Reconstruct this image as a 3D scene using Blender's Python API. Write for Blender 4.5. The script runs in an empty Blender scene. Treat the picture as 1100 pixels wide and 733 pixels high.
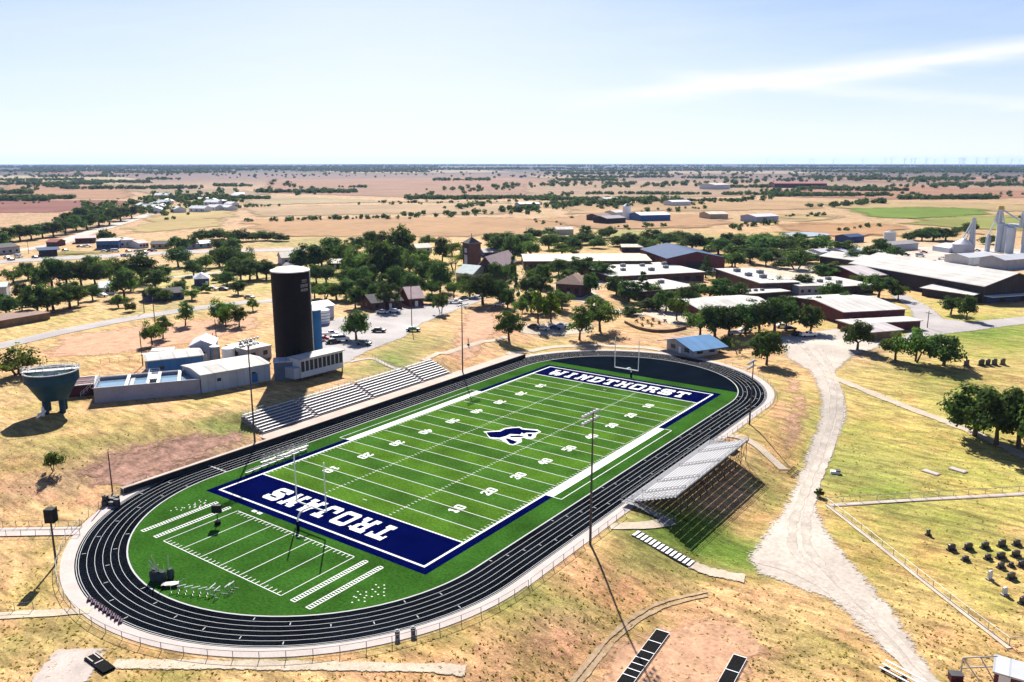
import bpy, bmesh, math, random
import numpy as np
from mathutils import Vector, Matrix
random.seed(7)
R_ = math.radians
SC = bpy.context.scene
COL = SC.collection
# ------------------------------------------------------------------ camera
W, H = 1100.0, 733.0
F = 871.69
CAM = (98.283, -136.288, 58.19)
YAW, PIT = -0.619429, 0.219287
cw, sw = math.cos(YAW), math.sin(YAW)
cp, sp = math.cos(PIT), math.sin(PIT)
FW = (sw*cp, cw*cp, -sp)
RT = (cw, -sw, 0.0)
UP = (RT[1]*FW[2]-RT[2]*FW[1], RT[2]*FW[0]-RT[0]*FW[2], RT[0]*FW[1]-RT[1]*FW[0])
EARTH = 6371000.0
# ------------------------------------------------------------------ terrain
def ss(a, b, x):
    t = (x-a)/(b-a)
    t = np.clip(t, 0, 1)
    return t*t*(3-2*t)
YS, YN = -51.0, 50.5          # centres of the two track bends
def stad(x, y):
    yy = y-np.clip(y, YS, YN)
    return np.hypot(x, yy)
def terrain(x, y):
    x = np.asarray(x, float); y = np.asarray(y, float)
    r = stad(x, y)
    near = 1-ss(-36, -30, y)+ss(36, 44, y)
    we = -50-13*near
    wf = ss(-75, -66, y)*(1-ss(60, 68, y))
    xe = -40.4+2.2*(1-ss(-38, -32, y))
    west = (0.75*ss(-36.9, xe, x)*wf + 2.75*ss(-41.0+2.4*(1-ss(-38, -32, y)), we, x))*(1-0.45*ss(-70, -115, y))
    west = west*(1-0.6*ss(-170, -330, x))
    north = 1.6*ss(90, 125, y)*ss(-120, -60, x)
    d = np.hypot(x-CAM[0], y-CAM[1])
    east = -3.0*ss(41.5, 58, x)*(1-ss(35, 105, y))
    roll = 0.22*np.sin(x*0.07+1.3)*np.sin(y*0.053+0.4)*ss(42, 60, r)
    h = np.maximum(west, north)+east+roll
    h = h*(1-ss(600, 1100, d)) + 1.5*ss(600, 1100, d)
    h = h*ss(37.8, 39.5, r)
    h = h - d*d/(2*EARTH)*ss(300, 800, d)
    return h
def s1(a, b, x):
    t = (x-a)/(b-a); t = 0.0 if t < 0 else 1.0 if t > 1 else t
    return t*t*(3-2*t)
def hz(x, y):
    "the same terrain for one point"
    r = math.hypot(x, y-min(max(y, YS), YN)); near = 1-s1(-36, -30, y)+s1(36, 44, y)
    we = -50-13*near; wf = s1(-75, -66, y)*(1-s1(60, 68, y))
    xe = -40.4+2.2*(1-s1(-38, -32, y))
    west = (0.75*s1(-36.9, xe, x)*wf + 2.75*s1(-41.0+2.4*(1-s1(-38, -32, y)), we, x))*(1-0.45*s1(-70, -115, y))
    west *= 1-0.6*s1(-170, -330, x); north = 1.6*s1(90, 125, y)*s1(-120, -60, x)
    d = math.hypot(x-CAM[0], y-CAM[1])
    h = max(west, north)-3.0*s1(41.5, 58, x)*(1-s1(35, 105, y))+0.22*math.sin(x*0.07+1.3)*math.sin(y*0.053+0.4)*s1(42, 60, r)
    k = s1(600, 1100, d)
    h = (h*(1-k)+1.5*k)*s1(37.8, 39.5, r)
    return h-d*d/(2*EARTH)*s1(300, 800, d)
def G(px, py, z=None):
    d = [FW[i]*F + RT[i]*(px-W/2) - UP[i]*(py-H/2) for i in range(3)]
    if z is not None:
        t = (z-CAM[2])/d[2]
        return Vector((CAM[0]+d[0]*t, CAM[1]+d[1]*t, z))
    zz = 0.0
    for k in range(60):
        t = (zz-CAM[2])/d[2]
        x, y = CAM[0]+d[0]*t, CAM[1]+d[1]*t
        zz = max(zz*0.45+hz(x, y)*0.55, -40.0)
    return Vector((x, y, hz(x, y)))
def dist(p):
    return math.hypot(p[0]-CAM[0], p[1]-CAM[1])
def depth(p):
    return sum((p[i]-CAM[i])*FW[i] for i in range(3))
def height(b, pyt):
    "metres a thing standing at b must rise to reach picture row pyt"
    k = (H/2-pyt)/F
    q = Vector(b)-Vector(CAM)
    fw, up = Vector(FW), Vector(UP)
    return (k*q.dot(fw)-q.dot(up))/(up.z-k*fw.z)
# ------------------------------------------------------------------ materials
MATS = {}
def soft(m, ns=0.9, name=None):
    "same surface with a ragged edge that thins out into the ground (attribute 'edge' runs 0..1 inward)"
    k = m.name+'_soft'
    if k in MATS: return MATS[k]
    c = m.copy(); c.name = k; nt = c.node_tree; N = nt.nodes; L = nt.links; b = N['Principled BSDF']
    at = N.new('ShaderNodeAttribute'); at.attribute_name = 'edge'; geo = N.new('ShaderNodeNewGeometry')
    n = N.new('ShaderNodeTexNoise'); n.inputs['Scale'].default_value = ns; n.inputs['Detail'].default_value = 7; n.inputs['Roughness'].default_value = .7; L.new(geo.outputs['Position'], n.inputs['Vector'])
    a = N.new('ShaderNodeMath'); a.operation = 'MULTIPLY_ADD'; a.inputs[1].default_value = 1.9; a.inputs[2].default_value = -.95; L.new(n.outputs['Fac'], a.inputs[0])
    d = N.new('ShaderNodeMath'); d.operation = 'ADD'; L.new(a.outputs[0], d.inputs[0]); L.new(at.outputs['Fac'], d.inputs[1])
    r = N.new('ShaderNodeMapRange'); r.inputs['From Min'].default_value = .08; r.inputs['From Max'].default_value = .34; L.new(d.outputs[0], r.inputs['Value']); L.new(r.outputs['Result'], b.inputs['Alpha'])
    MATS[k] = c; return c
def set_edge(me, vals):
    a = me.attributes.new('edge', 'FLOAT', 'POINT'); a.data.foreach_set('value', np.array(vals, np.float32))
def seamed(m, axis, width, depth=.10):
    nt = m.node_tree; N = nt.nodes; L = nt.links; b = N['Principled BSDF']; src = b.inputs['Base Color'].links[0].from_socket
    tc = N.new('ShaderNodeTexCoord'); sx = N.new('ShaderNodeSeparateXYZ'); L.new(tc.outputs['Object'], sx.inputs[0])
    def mm(op, a, k):
        n = N.new('ShaderNodeMath'); n.operation = op; L.new(a, n.inputs[0]); n.inputs[1].default_value = k; return n.outputs[0]
    f = mm('FRACT', mm('DIVIDE', sx.outputs[axis], width), 0); g = mm('GREATER_THAN', f, .86)
    fl = mm('FLOOR', mm('DIVIDE', sx.outputs[axis], width), 0); wn = N.new('ShaderNodeTexWhiteNoise'); wn.noise_dimensions = '1D'; L.new(fl, wn.inputs['W'])
    k = mm('MULTIPLY_ADD', wn.outputs['Value'], depth*1.6); N[k.node.name].inputs[2].default_value = 1-depth*.8
    s2 = mm('MULTIPLY_ADD', g, -depth*2.2); N[s2.node.name].inputs[2].default_value = 1.0
    mu = N.new('ShaderNodeMath'); mu.operation = 'MULTIPLY'; L.new(k, mu.inputs[0]); L.new(s2, mu.inputs[1])
    v = N.new('ShaderNodeVectorMath'); v.operation = 'SCALE'; L.new(src, v.inputs[0]); L.new(mu.outputs[0], v.inputs['Scale']); L.new(v.outputs['Vector'], b.inputs['Base Color'])
def mat(name, c, rough=0.8, metal=0.0, var=0.12, scale=0.6, spec=0.08, var2=0.0, scale2=8.0, bump=0.0, coat=0):
    if name in MATS: return MATS[name]
    m = bpy.data.materials.new(name); m.use_nodes = True
    nt = m.node_tree; N = nt.nodes; L = nt.links
    b = N['Principled BSDF']
    b.inputs['Roughness'].default_value = rough
    b.inputs['Metallic'].default_value = metal
    b.inputs['Specular IOR Level'].default_value = spec
    geo = N.new('ShaderNodeNewGeometry')
    def noise(s, det=4):
        n = N.new('ShaderNodeTexNoise'); n.inputs['Scale'].default_value = s; n.inputs['Detail'].default_value = det
        L.new(geo.outputs['Position'], n.inputs['Vector']); return n
    n1 = noise(scale)
    mr = N.new('ShaderNodeMapRange'); mr.inputs['From Min'].default_value = 0.3; mr.inputs['From Max'].default_value = 0.7
    mr.inputs['To Min'].default_value = 1-var; mr.inputs['To Max'].default_value = 1+var
    L.new(n1.outputs['Fac'], mr.inputs['Value'])
    last = mr.outputs['Result']
    if var2:
        n2 = noise(scale2, 3)
        m2 = N.new('ShaderNodeMapRange'); m2.inputs['From Min'].default_value = 0.3; m2.inputs['From Max'].default_value = 0.7
        m2.inputs['To Min'].default_value = 1-var2; m2.inputs['To Max'].default_value = 1+var2
        L.new(n2.outputs['Fac'], m2.inputs['Value'])
        mu = N.new('ShaderNodeMath'); mu.operation = 'MULTIPLY'
        L.new(last, mu.inputs[0]); L.new(m2.outputs['Result'], mu.inputs[1]); last = mu.outputs[0]
    v = N.new('ShaderNodeVectorMath'); v.operation = 'SCALE'; v.inputs[0].default_value = c[:3]
    L.new(last, v.inputs['Scale']); L.new(v.outputs['Vector'], b.inputs['Base Color'])
    if bump:
        bp = N.new('ShaderNodeBump'); bp.inputs['Strength'].default_value = bump; bp.inputs['Distance'].default_value = 0.1
        L.new(noise(scale2, 5).outputs['Fac'], bp.inputs['Height']); L.new(bp.outputs['Normal'], b.inputs['Normal'])
    MATS[name] = m
    return m
def leafmat(name, c1, c2, scale=0.9):
    m = bpy.data.materials.new(name); m.use_nodes = True
    nt = m.node_tree; N = nt.nodes; L = nt.links; b = N['Principled BSDF']
    b.inputs['Roughness'].default_value = 0.8; b.inputs['Specular IOR Level'].default_value = 0.02
    geo = N.new('ShaderNodeNewGeometry'); oi = N.new('ShaderNodeObjectInfo')
    n = N.new('ShaderNodeTexNoise'); n.inputs['Scale'].default_value = scale; n.inputs['Detail'].default_value = 3
    L.new(geo.outputs['Position'], n.inputs['Vector'])
    rmp = N.new('ShaderNodeMapRange'); rmp.inputs['From Min'].default_value = 0.32; rmp.inputs['From Max'].default_value = 0.68
    L.new(n.outputs['Fac'], rmp.inputs['Value'])
    mx = N.new('ShaderNodeMix'); mx.data_type = 'RGBA'
    mx.inputs[6].default_value = (*c1, 1); mx.inputs[7].default_value = (*c2, 1)
    L.new(rmp.outputs['Result'], mx.inputs[0])
    hs = N.new('ShaderNodeHueSaturation')
    r1 = N.new('ShaderNodeMapRange'); r1.inputs['To Min'].default_value = 0.475; r1.inputs['To Max'].default_value = 0.52
    r2 = N.new('ShaderNodeMapRange'); r2.inputs['To Min'].default_value = 0.7; r2.inputs['To Max'].default_value = 1.35
    L.new(oi.outputs['Random'], r1.inputs['Value']); L.new(oi.outputs['Random'], r2.inputs['Value'])
    L.new(r1.outputs['Result'], hs.inputs['Hue']); L.new(r2.outputs['Result'], hs.inputs['Value'])
    L.new(mx.outputs[2], hs.inputs['Color']); L.new(hs.outputs['Color'], b.inputs['Base Color'])
    tr = N.new('ShaderNodeBsdfTranslucent'); tv = N.new('ShaderNodeVectorMath'); tv.operation = 'MULTIPLY'; tv.inputs[1].default_value = (1.35,1.5,.8); L.new(hs.outputs['Color'], tv.inputs[0]); L.new(tv.outputs['Vector'], tr.inputs['Color'])
    ms = N.new('ShaderNodeMixShader'); ms.inputs[0].default_value = .40; L.new(b.outputs[0], ms.inputs[1]); L.new(tr.outputs[0], ms.inputs[2]); L.new(ms.outputs[0], N['Material Output'].inputs['Surface'])
    MATS[name] = m
    return m
# ------------------------------------------------------------------ mesh builder
class MB:
    def __init__(s): s.v = []; s.f = []; s.m = []
    def add(s, vs, fs, mi=0):
        o = len(s.v); s.v += [tuple(map(float, q)) for q in vs]
        s.f += [tuple(i+o for i in f) for f in fs]; s.m += [mi]*len(fs); return s
    def box(s, x0, x1, y0, y1, z0, z1, mi=0):
        return s.add([(x0,y0,z0),(x1,y0,z0),(x1,y1,z0),(x0,y1,z0),(x0,y0,z1),(x1,y0,z1),(x1,y1,z1),(x0,y1,z1)],
              [(0,3,2,1),(4,5,6,7),(0,1,5,4),(1,2,6,5),(2,3,7,6),(3,0,4,7)], mi)
    def prism(s, poly, z0, z1, mi=0):
        n = len(poly)
        return s.add([(p[0],p[1],z0) for p in poly]+[(p[0],p[1],z1) for p in poly],
              [tuple(range(n))[::-1], tuple(range(n,2*n))]+[(i,(i+1)%n,n+(i+1)%n,n+i) for i in range(n)], mi)
    def quad(s, a, b, c, d, mi=0): return s.add([a,b,c,d], [(0,1,2,3)], mi)
    def tube(s, p, q, r, r2=None, n=6, mi=0):
        p, q = Vector(p), Vector(q); r2 = r if r2 is None else r2
        d = (q-p)
        if d.length < 1e-6: return s
        d.normalize(); a = d.orthogonal().normalized(); b = d.cross(a)
        vs = []
        for c, rr in ((p, r), (q, r2)):
            for i in range(n):
                t = 2*math.pi*i/n; vs.append(c+a*rr*math.cos(t)+b*rr*math.sin(t))
        fs = [(i,(i+1)%n,n+(i+1)%n,n+i) for i in range(n)]+[tuple(range(n))[::-1], tuple(range(n,2*n))]
        return s.add(vs, fs, mi)
    def path(s, pts, r, n=6, mi=0):
        for a, b in zip(pts, pts[1:]): s.tube(a, b, r, r, n, mi)
        return s
    def lathe(s, prof, n=32, mi=0, c=(0,0,0), cap=True):
        vs = []; k = len(prof)
        for r, z in prof:
            for i in range(n):
                t = 2*math.pi*i/n; vs.append((c[0]+r*math.cos(t), c[1]+r*math.sin(t), c[2]+z))
        fs = [(j*n+i, j*n+(i+1)%n, (j+1)*n+(i+1)%n, (j+1)*n+i) for j in range(k-1) for i in range(n)]
        if cap: fs += [tuple(range(n))[::-1], tuple(range((k-1)*n, k*n))]
        return s.add(vs, fs, mi)
    def build(s, name, mats, parent=None, loc=None, smooth=False):
        me = bpy.data.meshes.new(name)
        me.from_pydata(s.v, [], s.f); me.update()
        if not isinstance(mats, (list, tuple)): mats = [mats]
        for m in mats: me.materials.append(m)
        if len(mats) > 1: me.polygons.foreach_set('material_index', s.m)
        if smooth: me.polygons.foreach_set('use_smooth', [True]*len(me.polygons))
        o = bpy.data.objects.new(name, me); COL.objects.link(o)
        if parent: o.parent = parent
        if loc is not None: o.location = loc
        return o
def tag(o, label=None, cat=None, group=None, kind=None):
    if label: o['label'] = label
    if cat: o['category'] = cat
    if group: o['group'] = group
    if kind: o['kind'] = kind
    return o
def thing(name, label, cat, loc=(0,0,0), rz=0.0, group=None):
    o = bpy.data.objects.new(name, None); COL.objects.link(o)
    o.location = loc; o.rotation_euler = (0,0,rz); o.empty_display_size = 0.5
    return tag(o, label, cat, group)
def copy_tree(o, parent=None):
    c = o.copy(); COL.objects.link(c); c.parent = parent
    for ch in list(o.children): copy_tree(ch, c)
    return c
def struct(o): o['kind'] = 'structure'; return o
# ------------------------------------------------------------------ ground sheet
def axis(lo, hi, step, far, extra=()):
    a = list(np.arange(lo, hi+0.01, step))
    s, v = step, hi
    while v < far:
        s *= 1.13; v += s; a.append(v)
    s, v = step, lo
    while v > -far:
        s *= 1.13; v -= s; a.append(v)
    return np.array(sorted(set(a+list(extra))))
def ellipse_w(X, Y, px, py, rx, ry):
    c = G(px, py)
    a = G(px+rx, py); b = G(px, py+ry); b2 = G(px, max(py-ry, 174.0))
    ux, uy = (a-c).x, (a-c).y; lu = math.hypot(ux, uy)
    lv = 0.5*math.hypot(b.x-b2.x, b.y-b2.y)
    vx, vy = (b2-b).x, (b2-b).y; k = math.hypot(vx, vy); vx, vy = vx/k, vy/k
    ux, uy = -vy, vx
    dx, dy = X-c.x, Y-c.y
    q = ((dx*ux+dy*uy)/lu)**2 + ((dx*vx+dy*vy)/lv)**2
    return np.exp(-q**1.5*0.9)
TAN = (.40,.272,.130); PINK = (.40,.245,.145); GOLD = (.36,.285,.10); OLIVE = (.165,.17,.045); GREEN = (.085,.150,.020); LAWN = (.255,.285,.055)
RED = (.27,.155,.105); PALE = (.42,.35,.25); DIRT = (.34,.25,.175); ORANGE = (.40,.235,.11); DARKG = (.06,.08,.035); SCRUB = (.19,.135,.09)
BLOBS = [
    (1010,470,190,75,LAWN,.75),(1000,600,120,60,LAWN,.55),(1040,350,120,30,LAWN,.8),(60,350,120,22,GOLD,.5),(230,300,120,14,LAWN,.5),(420,290,160,22,LAWN,.35),(600,690,200,40,ORANGE,.35),
    # picture x, y, half width, half height, colour, strength
    (250,458,45,14,GREEN,.95),(330,430,60,10,OLIVE,.5),(420,395,50,10,GREEN,.5),(560,640,90,18,OLIVE,.5),(60,215,140,14,RED,.4),(60,480,80,14,OLIVE,.5),(190,490,90,22,SCRUB,.75),(150,500,60,14,RED,.55),(240,430,60,10,GOLD,.6),
    (60,520,60,18,SCRUB,.5),(30,600,40,30,TAN,.7),(60,575,30,12,OLIVE,.5),(40,685,70,25,OLIVE,.55),(20,640,30,18,GOLD,.5),
    (250,715,200,9,OLIVE,.6),(450,690,70,22,OLIVE,.5),(570,650,60,40,OLIVE,.45),(620,700,80,40,PINK,.6),(700,650,60,25,ORANGE,.5),
    (760,690,60,35,PINK,.8),(850,690,50,30,OLIVE,.5),(740,575,75,32,GREEN,.95),(690,600,50,25,OLIVE,.6),(930,500,70,26,GREEN,.5),(800,600,40,20,GREEN,.6),(830,520,22,40,OLIVE,.7),(835,480,16,30,ORANGE,.6),(845,440,14,30,PINK,.5),
    (800,560,20,20,ORANGE,.4),(930,520,50,20,GREEN,.55),(1000,470,100,40,GOLD,.6),(960,420,50,30,GOLD,.5),(1060,360,60,14,GREEN,.65),(1080,350,40,10,GREEN,.5),(1020,410,60,20,OLIVE,.4),
    (1000,560,80,14,OLIVE,.55),(980,600,60,30,ORANGE,.4),(1060,620,50,30,GOLD,.5),(1040,680,50,30,ORANGE,.35),(950,600,25,30,OLIVE,.4),
    (450,365,40,14,GREEN,.35),(420,385,25,8,GREEN,.7),(440,372,30,10,OLIVE,.5),(510,390,30,14,ORANGE,.6),(520,350,30,25,PINK,.6),(545,375,40,12,TAN,.4),
    (600,375,70,7,GOLD,.5),(700,370,40,16,PINK,.5),(690,385,50,5,PALE,.4),(740,345,40,20,DIRT,.5),(600,355,40,12,DIRT,.4),
    (130,360,90,22,PINK,.75),(230,360,50,25,ORANGE,.5),(130,340,90,8,GOLD,.6),(60,360,60,10,GOLD,.6),(40,415,60,18,OLIVE,.4),(120,380,60,8,GOLD,.5),(200,330,60,10,OLIVE,.5),(240,305,50,10,GOLD,.6),
    (150,300,200,30,PALE,.15),(80,277,40,3,GREEN,.6),(230,280,50,8,OLIVE,.4),(370,300,50,8,GREEN,.3),(320,260,60,6,GREEN,.45),(460,275,60,15,GOLD,.5),(430,320,60,14,SCRUB,.4),
    (560,300,100,20,DIRT,.4),(700,258,120,10,OLIVE,.6),(680,250,40,6,GREEN,.5),(840,262,60,10,OLIVE,.6),(860,300,80,20,DIRT,.3),(970,275,120,12,PALE,.45),(1010,265,80,8,PALE,.5),
    (830,295,50,4,GOLD,.7),(1010,330,60,12,GOLD,.6),(900,420,30,20,GOLD,.3),(900,375,60,15,DIRT,.4),
]
def ground_mesh():
    xs = axis(-130, 130, 2.0, 42000, (-36.9, -40.5, -41.0, 38.2)); ys = axis(-126, 140, 2.0, 42000)
    X, Y = np.meshgrid(xs, ys)
    Z = terrain(X, Y)-0.06*(1-ss(36, 37.5, stad(X, Y)))-0.02
    nx, ny = len(xs), len(ys)
    V = np.stack([X.ravel(), Y.ravel(), Z.ravel()], 1)
    idx = np.arange(nx*ny).reshape(ny, nx)
    Q = np.stack([idx[:-1,:-1].ravel(), idx[:-1,1:].ravel(), idx[1:,1:].ravel(), idx[1:,:-1].ravel()], 1)
    me = bpy.data.meshes.new('ground')
    me.from_pydata(V.tolist(), [], Q.tolist()); me.update()
    col = np.empty((ny, nx, 3)); col[:] = TAN
    D = np.hypot(X-CAM[0], Y-CAM[1])
    rng = np.random.RandomState(3)
    # far country: scrub and dark woodland
    t = (.8*ss(450, 900, D))[..., None]
    col = col*(1-t)+np.array((.285,.205,.115))*t
    t = ss(1100, 3000, D)[..., None]
    col = col*(1-t)+np.array((.115,.08,.065))*t
    t = ss(2900, 5200, D)[..., None]
    col = col*(1-t)+np.array((.018,.026,.017))*t
    def vnoise(sc, seed):
        g = np.random.RandomState(seed).rand(64, 64); u, v = X/sc, Y/sc
        i, j = np.floor(u).astype(int), np.floor(v).astype(int); fu, fv = u-i, v-j; fu, fv = fu*fu*(3-2*fu), fv*fv*(3-2*fv)
        a = lambda p, q: g[(i+p) % 64, (j+q) % 64]
        return (a(0,0)*(1-fu)+a(1,0)*fu)*(1-fv)+(a(0,1)*(1-fu)+a(1,1)*fu)*fv
    nz1 = .5*vnoise(17, 1)+.3*vnoise(7.3, 2)+.2*vnoise(3.4, 3)
    for (px, py, rx, ry, c, s) in BLOBS:
        w = (np.clip(ellipse_w(X, Y, px, py, rx, ry)*s*(.45+1.15*nz1), 0, .95))[..., None]
        col = col*(1-w)+np.array(c)*w
    a = me.color_attributes.new('soil', 'FLOAT_COLOR', 'POINT')
    arr = np.ones((nx*ny, 4), np.float32); arr[:, :3] = col.reshape(-1, 3)
    a.data.foreach_set('color', arr.ravel())
    me.polygons.foreach_set('use_smooth', [True]*len(me.polygons))
    m = bpy.data.materials.new('dry_grass_ground'); m.use_nodes = True
    nt = m.node_tree; N = nt.nodes; L = nt.links; b = N['Principled BSDF']
    b.inputs['Roughness'].default_value = 0.95; b.inputs['Specular IOR Level'].default_value = 0.1
    at = N.new('ShaderNodeAttribute'); at.attribute_name = 'soil'
    geo = N.new('ShaderNodeNewGeometry')
    def nz(scale, det, dist_=0.0, rough=0.55, vec=None):
        n = N.new('ShaderNodeTexNoise'); n.inputs['Scale'].default_value = scale; n.inputs['Detail'].default_value = det
        n.inputs['Distortion'].default_value = dist_; n.inputs['Roughness'].default_value = rough
        L.new(vec or geo.outputs['Position'], n.inputs['Vector']); return n.outputs['Fac']
    def rng_(val, f0, f1, t0, t1):
        r = N.new('ShaderNodeMapRange'); r.inputs['From Min'].default_value = f0; r.inputs['From Max'].default_value = f1
        r.inputs['To Min'].default_value = t0; r.inputs['To Max'].default_value = t1
        L.new(val, r.inputs['Value']); return r.outputs['Result']
    def mixc(fac, a_, b_):
        x = N.new('ShaderNodeMix'); x.data_type = 'RGBA'
        L.new(fac, x.inputs[0])
        for k, q in ((6, a_), (7, b_)):
            if isinstance(q, tuple): x.inputs[k].default_value = (*q, 1)
            else: L.new(q, x.inputs[k])
        return x.outputs[2]
    mp = N.new('ShaderNodeMapping'); mp.inputs['Rotation'].default_value = (0,0,0.9); mp.inputs['Scale'].default_value = (0.25,1,1)
    L.new(geo.outputs['Position'], mp.inputs['Vector'])
    c0 = at.outputs['Color']
    def tint(c, k):
        v = N.new('ShaderNodeVectorMath'); v.operation = 'MULTIPLY'; L.new(c, v.inputs[0]); v.inputs[1].default_value = k; return v.outputs['Vector']
    c1 = mixc(rng_(nz(0.045, 8, 0.8, .62), .48, .62, 0, .7), c0, tint(c0, (.66,.78,.52)))     # greener patches
    c2 = mixc(rng_(nz(0.085, 8, 0.6, .66), .49, .61, 0, .8), c1, tint(c1, (1.18,.98,1.12)))   # bare pink soil
    c3 = mixc(rng_(nz(0.30, 9, 0.5, .74), .51, .64, 0, .7), c2, tint(c2, (.60,.57,.52)))      # darker scrub
    c3 = mixc(rng_(nz(1.1, 7, 0.3, .74), .52, .64, 0, .7), c3, tint(c3, (1.5,1.48,1.5)))
    f = rng_(nz(0.6, 8, 0, .72, mp.outputs['Vector']), .36, .64, .55, 1.45)
    f2 = rng_(nz(3.5, 6, 0, .7), .36, .64, .7, 1.3)
    mu = N.new('ShaderNodeMath'); mu.operation = 'MULTIPLY'; L.new(f, mu.inputs[0]); L.new(f2, mu.inputs[1])
    v = N.new('ShaderNodeVectorMath'); v.operation = 'SCALE'; L.new(c3, v.inputs[0]); L.new(mu.outputs[0], v.inputs['Scale'])
    hs = N.new('ShaderNodeHueSaturation'); hs.inputs['Saturation'].default_value = 1.04; hs.inputs['Value'].default_value = 1.0; hs.inputs['Hue'].default_value = .494; L.new(v.outputs['Vector'], hs.inputs['Color'])
    L.new(hs.outputs['Color'], b.inputs['Base Color'])
    bp = N.new('ShaderNodeBump'); bp.inputs['Strength'].default_value = 0.6; bp.inputs['Distance'].default_value = 0.35
    L.new(nz(0.9, 8, 0, .7), bp.inputs['Height']); L.new(bp.outputs['Normal'], b.inputs['Normal'])
    me.materials.append(m)
    o = bpy.data.objects.new('ground', me); COL.objects.link(o); struct(o)
ground_mesh()
# ------------------------------------------------------------------ draped sheets (roads, fields, paths)
def sheet(name, pts, m, off=0.05, cut=2.0, jit=0.0, kind='structure', seg=None, fade=None, ns=.9):
    P = [Vector((p[0], p[1], 0)) for p in pts]
    if seg:
        rr = random.Random(len(name)*7+len(pts)); Q = []
        for a, b in zip(P, P[1:]+P[:1]):
            n = max(1, int((b-a).length/seg))
            for i in range(n):
                q = a.lerp(b, i/n)
                if i: q += Vector((rr.uniform(-jit, jit), rr.uniform(-jit, jit), 0))
                Q.append(q)
        P = Q
    bm = bmesh.new()
    vv = [bm.verts.new(p) for p in P]
    from mathutils.geometry import tessellate_polygon
    for t in tessellate_polygon([P]):
        try: bm.faces.new([vv[i] for i in t])
        except ValueError: pass
    if cut:
        for ax in (0, 1):
            lo = min(p[ax] for p in P); hi = max(p[ax] for p in P)
            k = math.floor(lo/cut)+1
            while k*cut < hi:
                co = [0,0,0]; co[ax] = k*cut; no = [0,0,0]; no[ax] = 1
                bmesh.ops.bisect_plane(bm, geom=bm.verts[:]+bm.edges[:]+bm.faces[:], plane_co=co, plane_no=no)
                k += 1
    for v in bm.verts: v.co.z = hz(v.co.x, v.co.y)+off
    bmesh.ops.recalc_face_normals(bm, faces=bm.faces[:])
    for f in bm.faces:
        if f.normal.z < 0: f.normal_flip()
    me = bpy.data.meshes.new(name); bm.to_mesh(me); bm.free()
    if fade:
        V = np.empty(len(me.vertices)*3); me.vertices.foreach_get('co', V); V = V.reshape(-1, 3)[:, :2]; best = np.full(len(V), 1e9)
        Q = np.array([(p.x, p.y) for p in P])
        for a, b in zip(Q, np.roll(Q, -1, 0)):
            d = b-a; L2 = max((d*d).sum(), 1e-9); t = np.clip(((V-a)@d)/L2, 0, 1); best = np.minimum(best, np.hypot(*(V-a-t[:, None]*d).T))
        set_edge(me, np.clip(best/fade, 0, 1)); m = soft(m, ns)
    me.materials.append(m)
    o = bpy.data.objects.new(name, me); COL.objects.link(o)
    if kind: o['kind'] = kind
    return o
def pxs(*a): return [G(a[i], a[i+1]) for i in range(0, len(a), 2)]
def strip(name, pts, w, m, off=0.06, step=2.0, jit=0.0, fade=False, ns=1.2):
    "ribbon along world points, draped on the ground"
    P = [Vector((p[0], p[1], 0)) for p in pts]; Q = [P[0]]
    for a, b in zip(P, P[1:]):
        n = max(1, int((b-a).length/step))
        Q += [a.lerp(b, (i+1)/n) for i in range(n)]
    for _ in range(3):
        Q = [Q[0]]+[(Q[i-1]+Q[i]*2+Q[i+1])/4 for i in range(1, len(Q)-1)]+[Q[-1]]
    mb = MB(); rr = random.Random(5); k = 5; vs = []
    for i, q in enumerate(Q):
        t = (Q[min(i+1, len(Q)-1)]-Q[max(i-1, 0)]).normalized(); n = Vector((-t.y, t.x, 0))
        ww = w/2+(rr.uniform(-jit, jit) if jit else 0)
        for j in range(k):
            p = q+n*ww*(1-2*j/(k-1)); vs.append((p.x, p.y, hz(p.x, p.y)+off))
    fs = [(i*k+j, i*k+j+1, (i+1)*k+j+1, (i+1)*k+j) for i in range(len(Q)-1) for j in range(k-1)]
    mb.add(vs, [f[::-1] for f in fs])
    o = mb.build(name, soft(m, ns) if fade else m)
    if fade: set_edge(o.data, [(0,.75,1,.75,0)[i % 5] for i in range(len(vs))])
    return struct(o)
M_gravel = mat('gravel', (.40,.35,.30), .95, var=.16, scale=.10, var2=.14, scale2=1.6, bump=.12)
M_asph = mat('worn_asphalt', (.31,.285,.275), .9, var=.14, scale=.1, var2=.1, scale2=2)
M_path = mat('pale_path', (.42,.35,.27), .95, var=.15, scale=.3, var2=.15, scale2=3)
M_conc = mat('concrete', (.40,.35,.325), .85, var=.08, scale=.4, var2=.08, scale2=4)
M_conc2 = mat('weathered_concrete', (.38,.325,.29), .9, var=.15, scale=.3, var2=.1, scale2=4)
sheet('gravel_road', pxs(836,362, 843,384, 868,399, 880,424, 879,450, 867,480, 854,515, 838,550, 815,578, 799,602, 812,618, 852,631, 890,645, 936,690, 985,733,
      1030,790, 1070,790, 1008,733, 962,655, 926,615, 905,590, 889,568, 878,540, 886,510, 903,470, 912,448, 908,424, 896,402, 915,385, 950,372, 942,362, 905,352), M_gravel, .075, 1.2, .3, seg=1.5, fade=2.8, ns=1.8)
for k, pp in enumerate([(862,372, 886,398, 896,424, 894,450, 884,480, 868,520, 852,560, 850,590, 880,625, 930,668, 990,733, 1040,780),(880,375, 893,396, 903,424, 902,450, 893,480, 879,516, 866,556, 866,588, 895,622, 944,666, 1003,733, 1050,780),(815,604, 850,612, 890,634, 935,672)]):
    strip('wheel_rut', pxs(*pp), 1.6, mat('packed_gravel', (.385,.335,.287), .95, var=.2, scale=.3, var2=.15, scale2=2), .10, 1.5, .2, fade=True, ns=.8)
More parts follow.
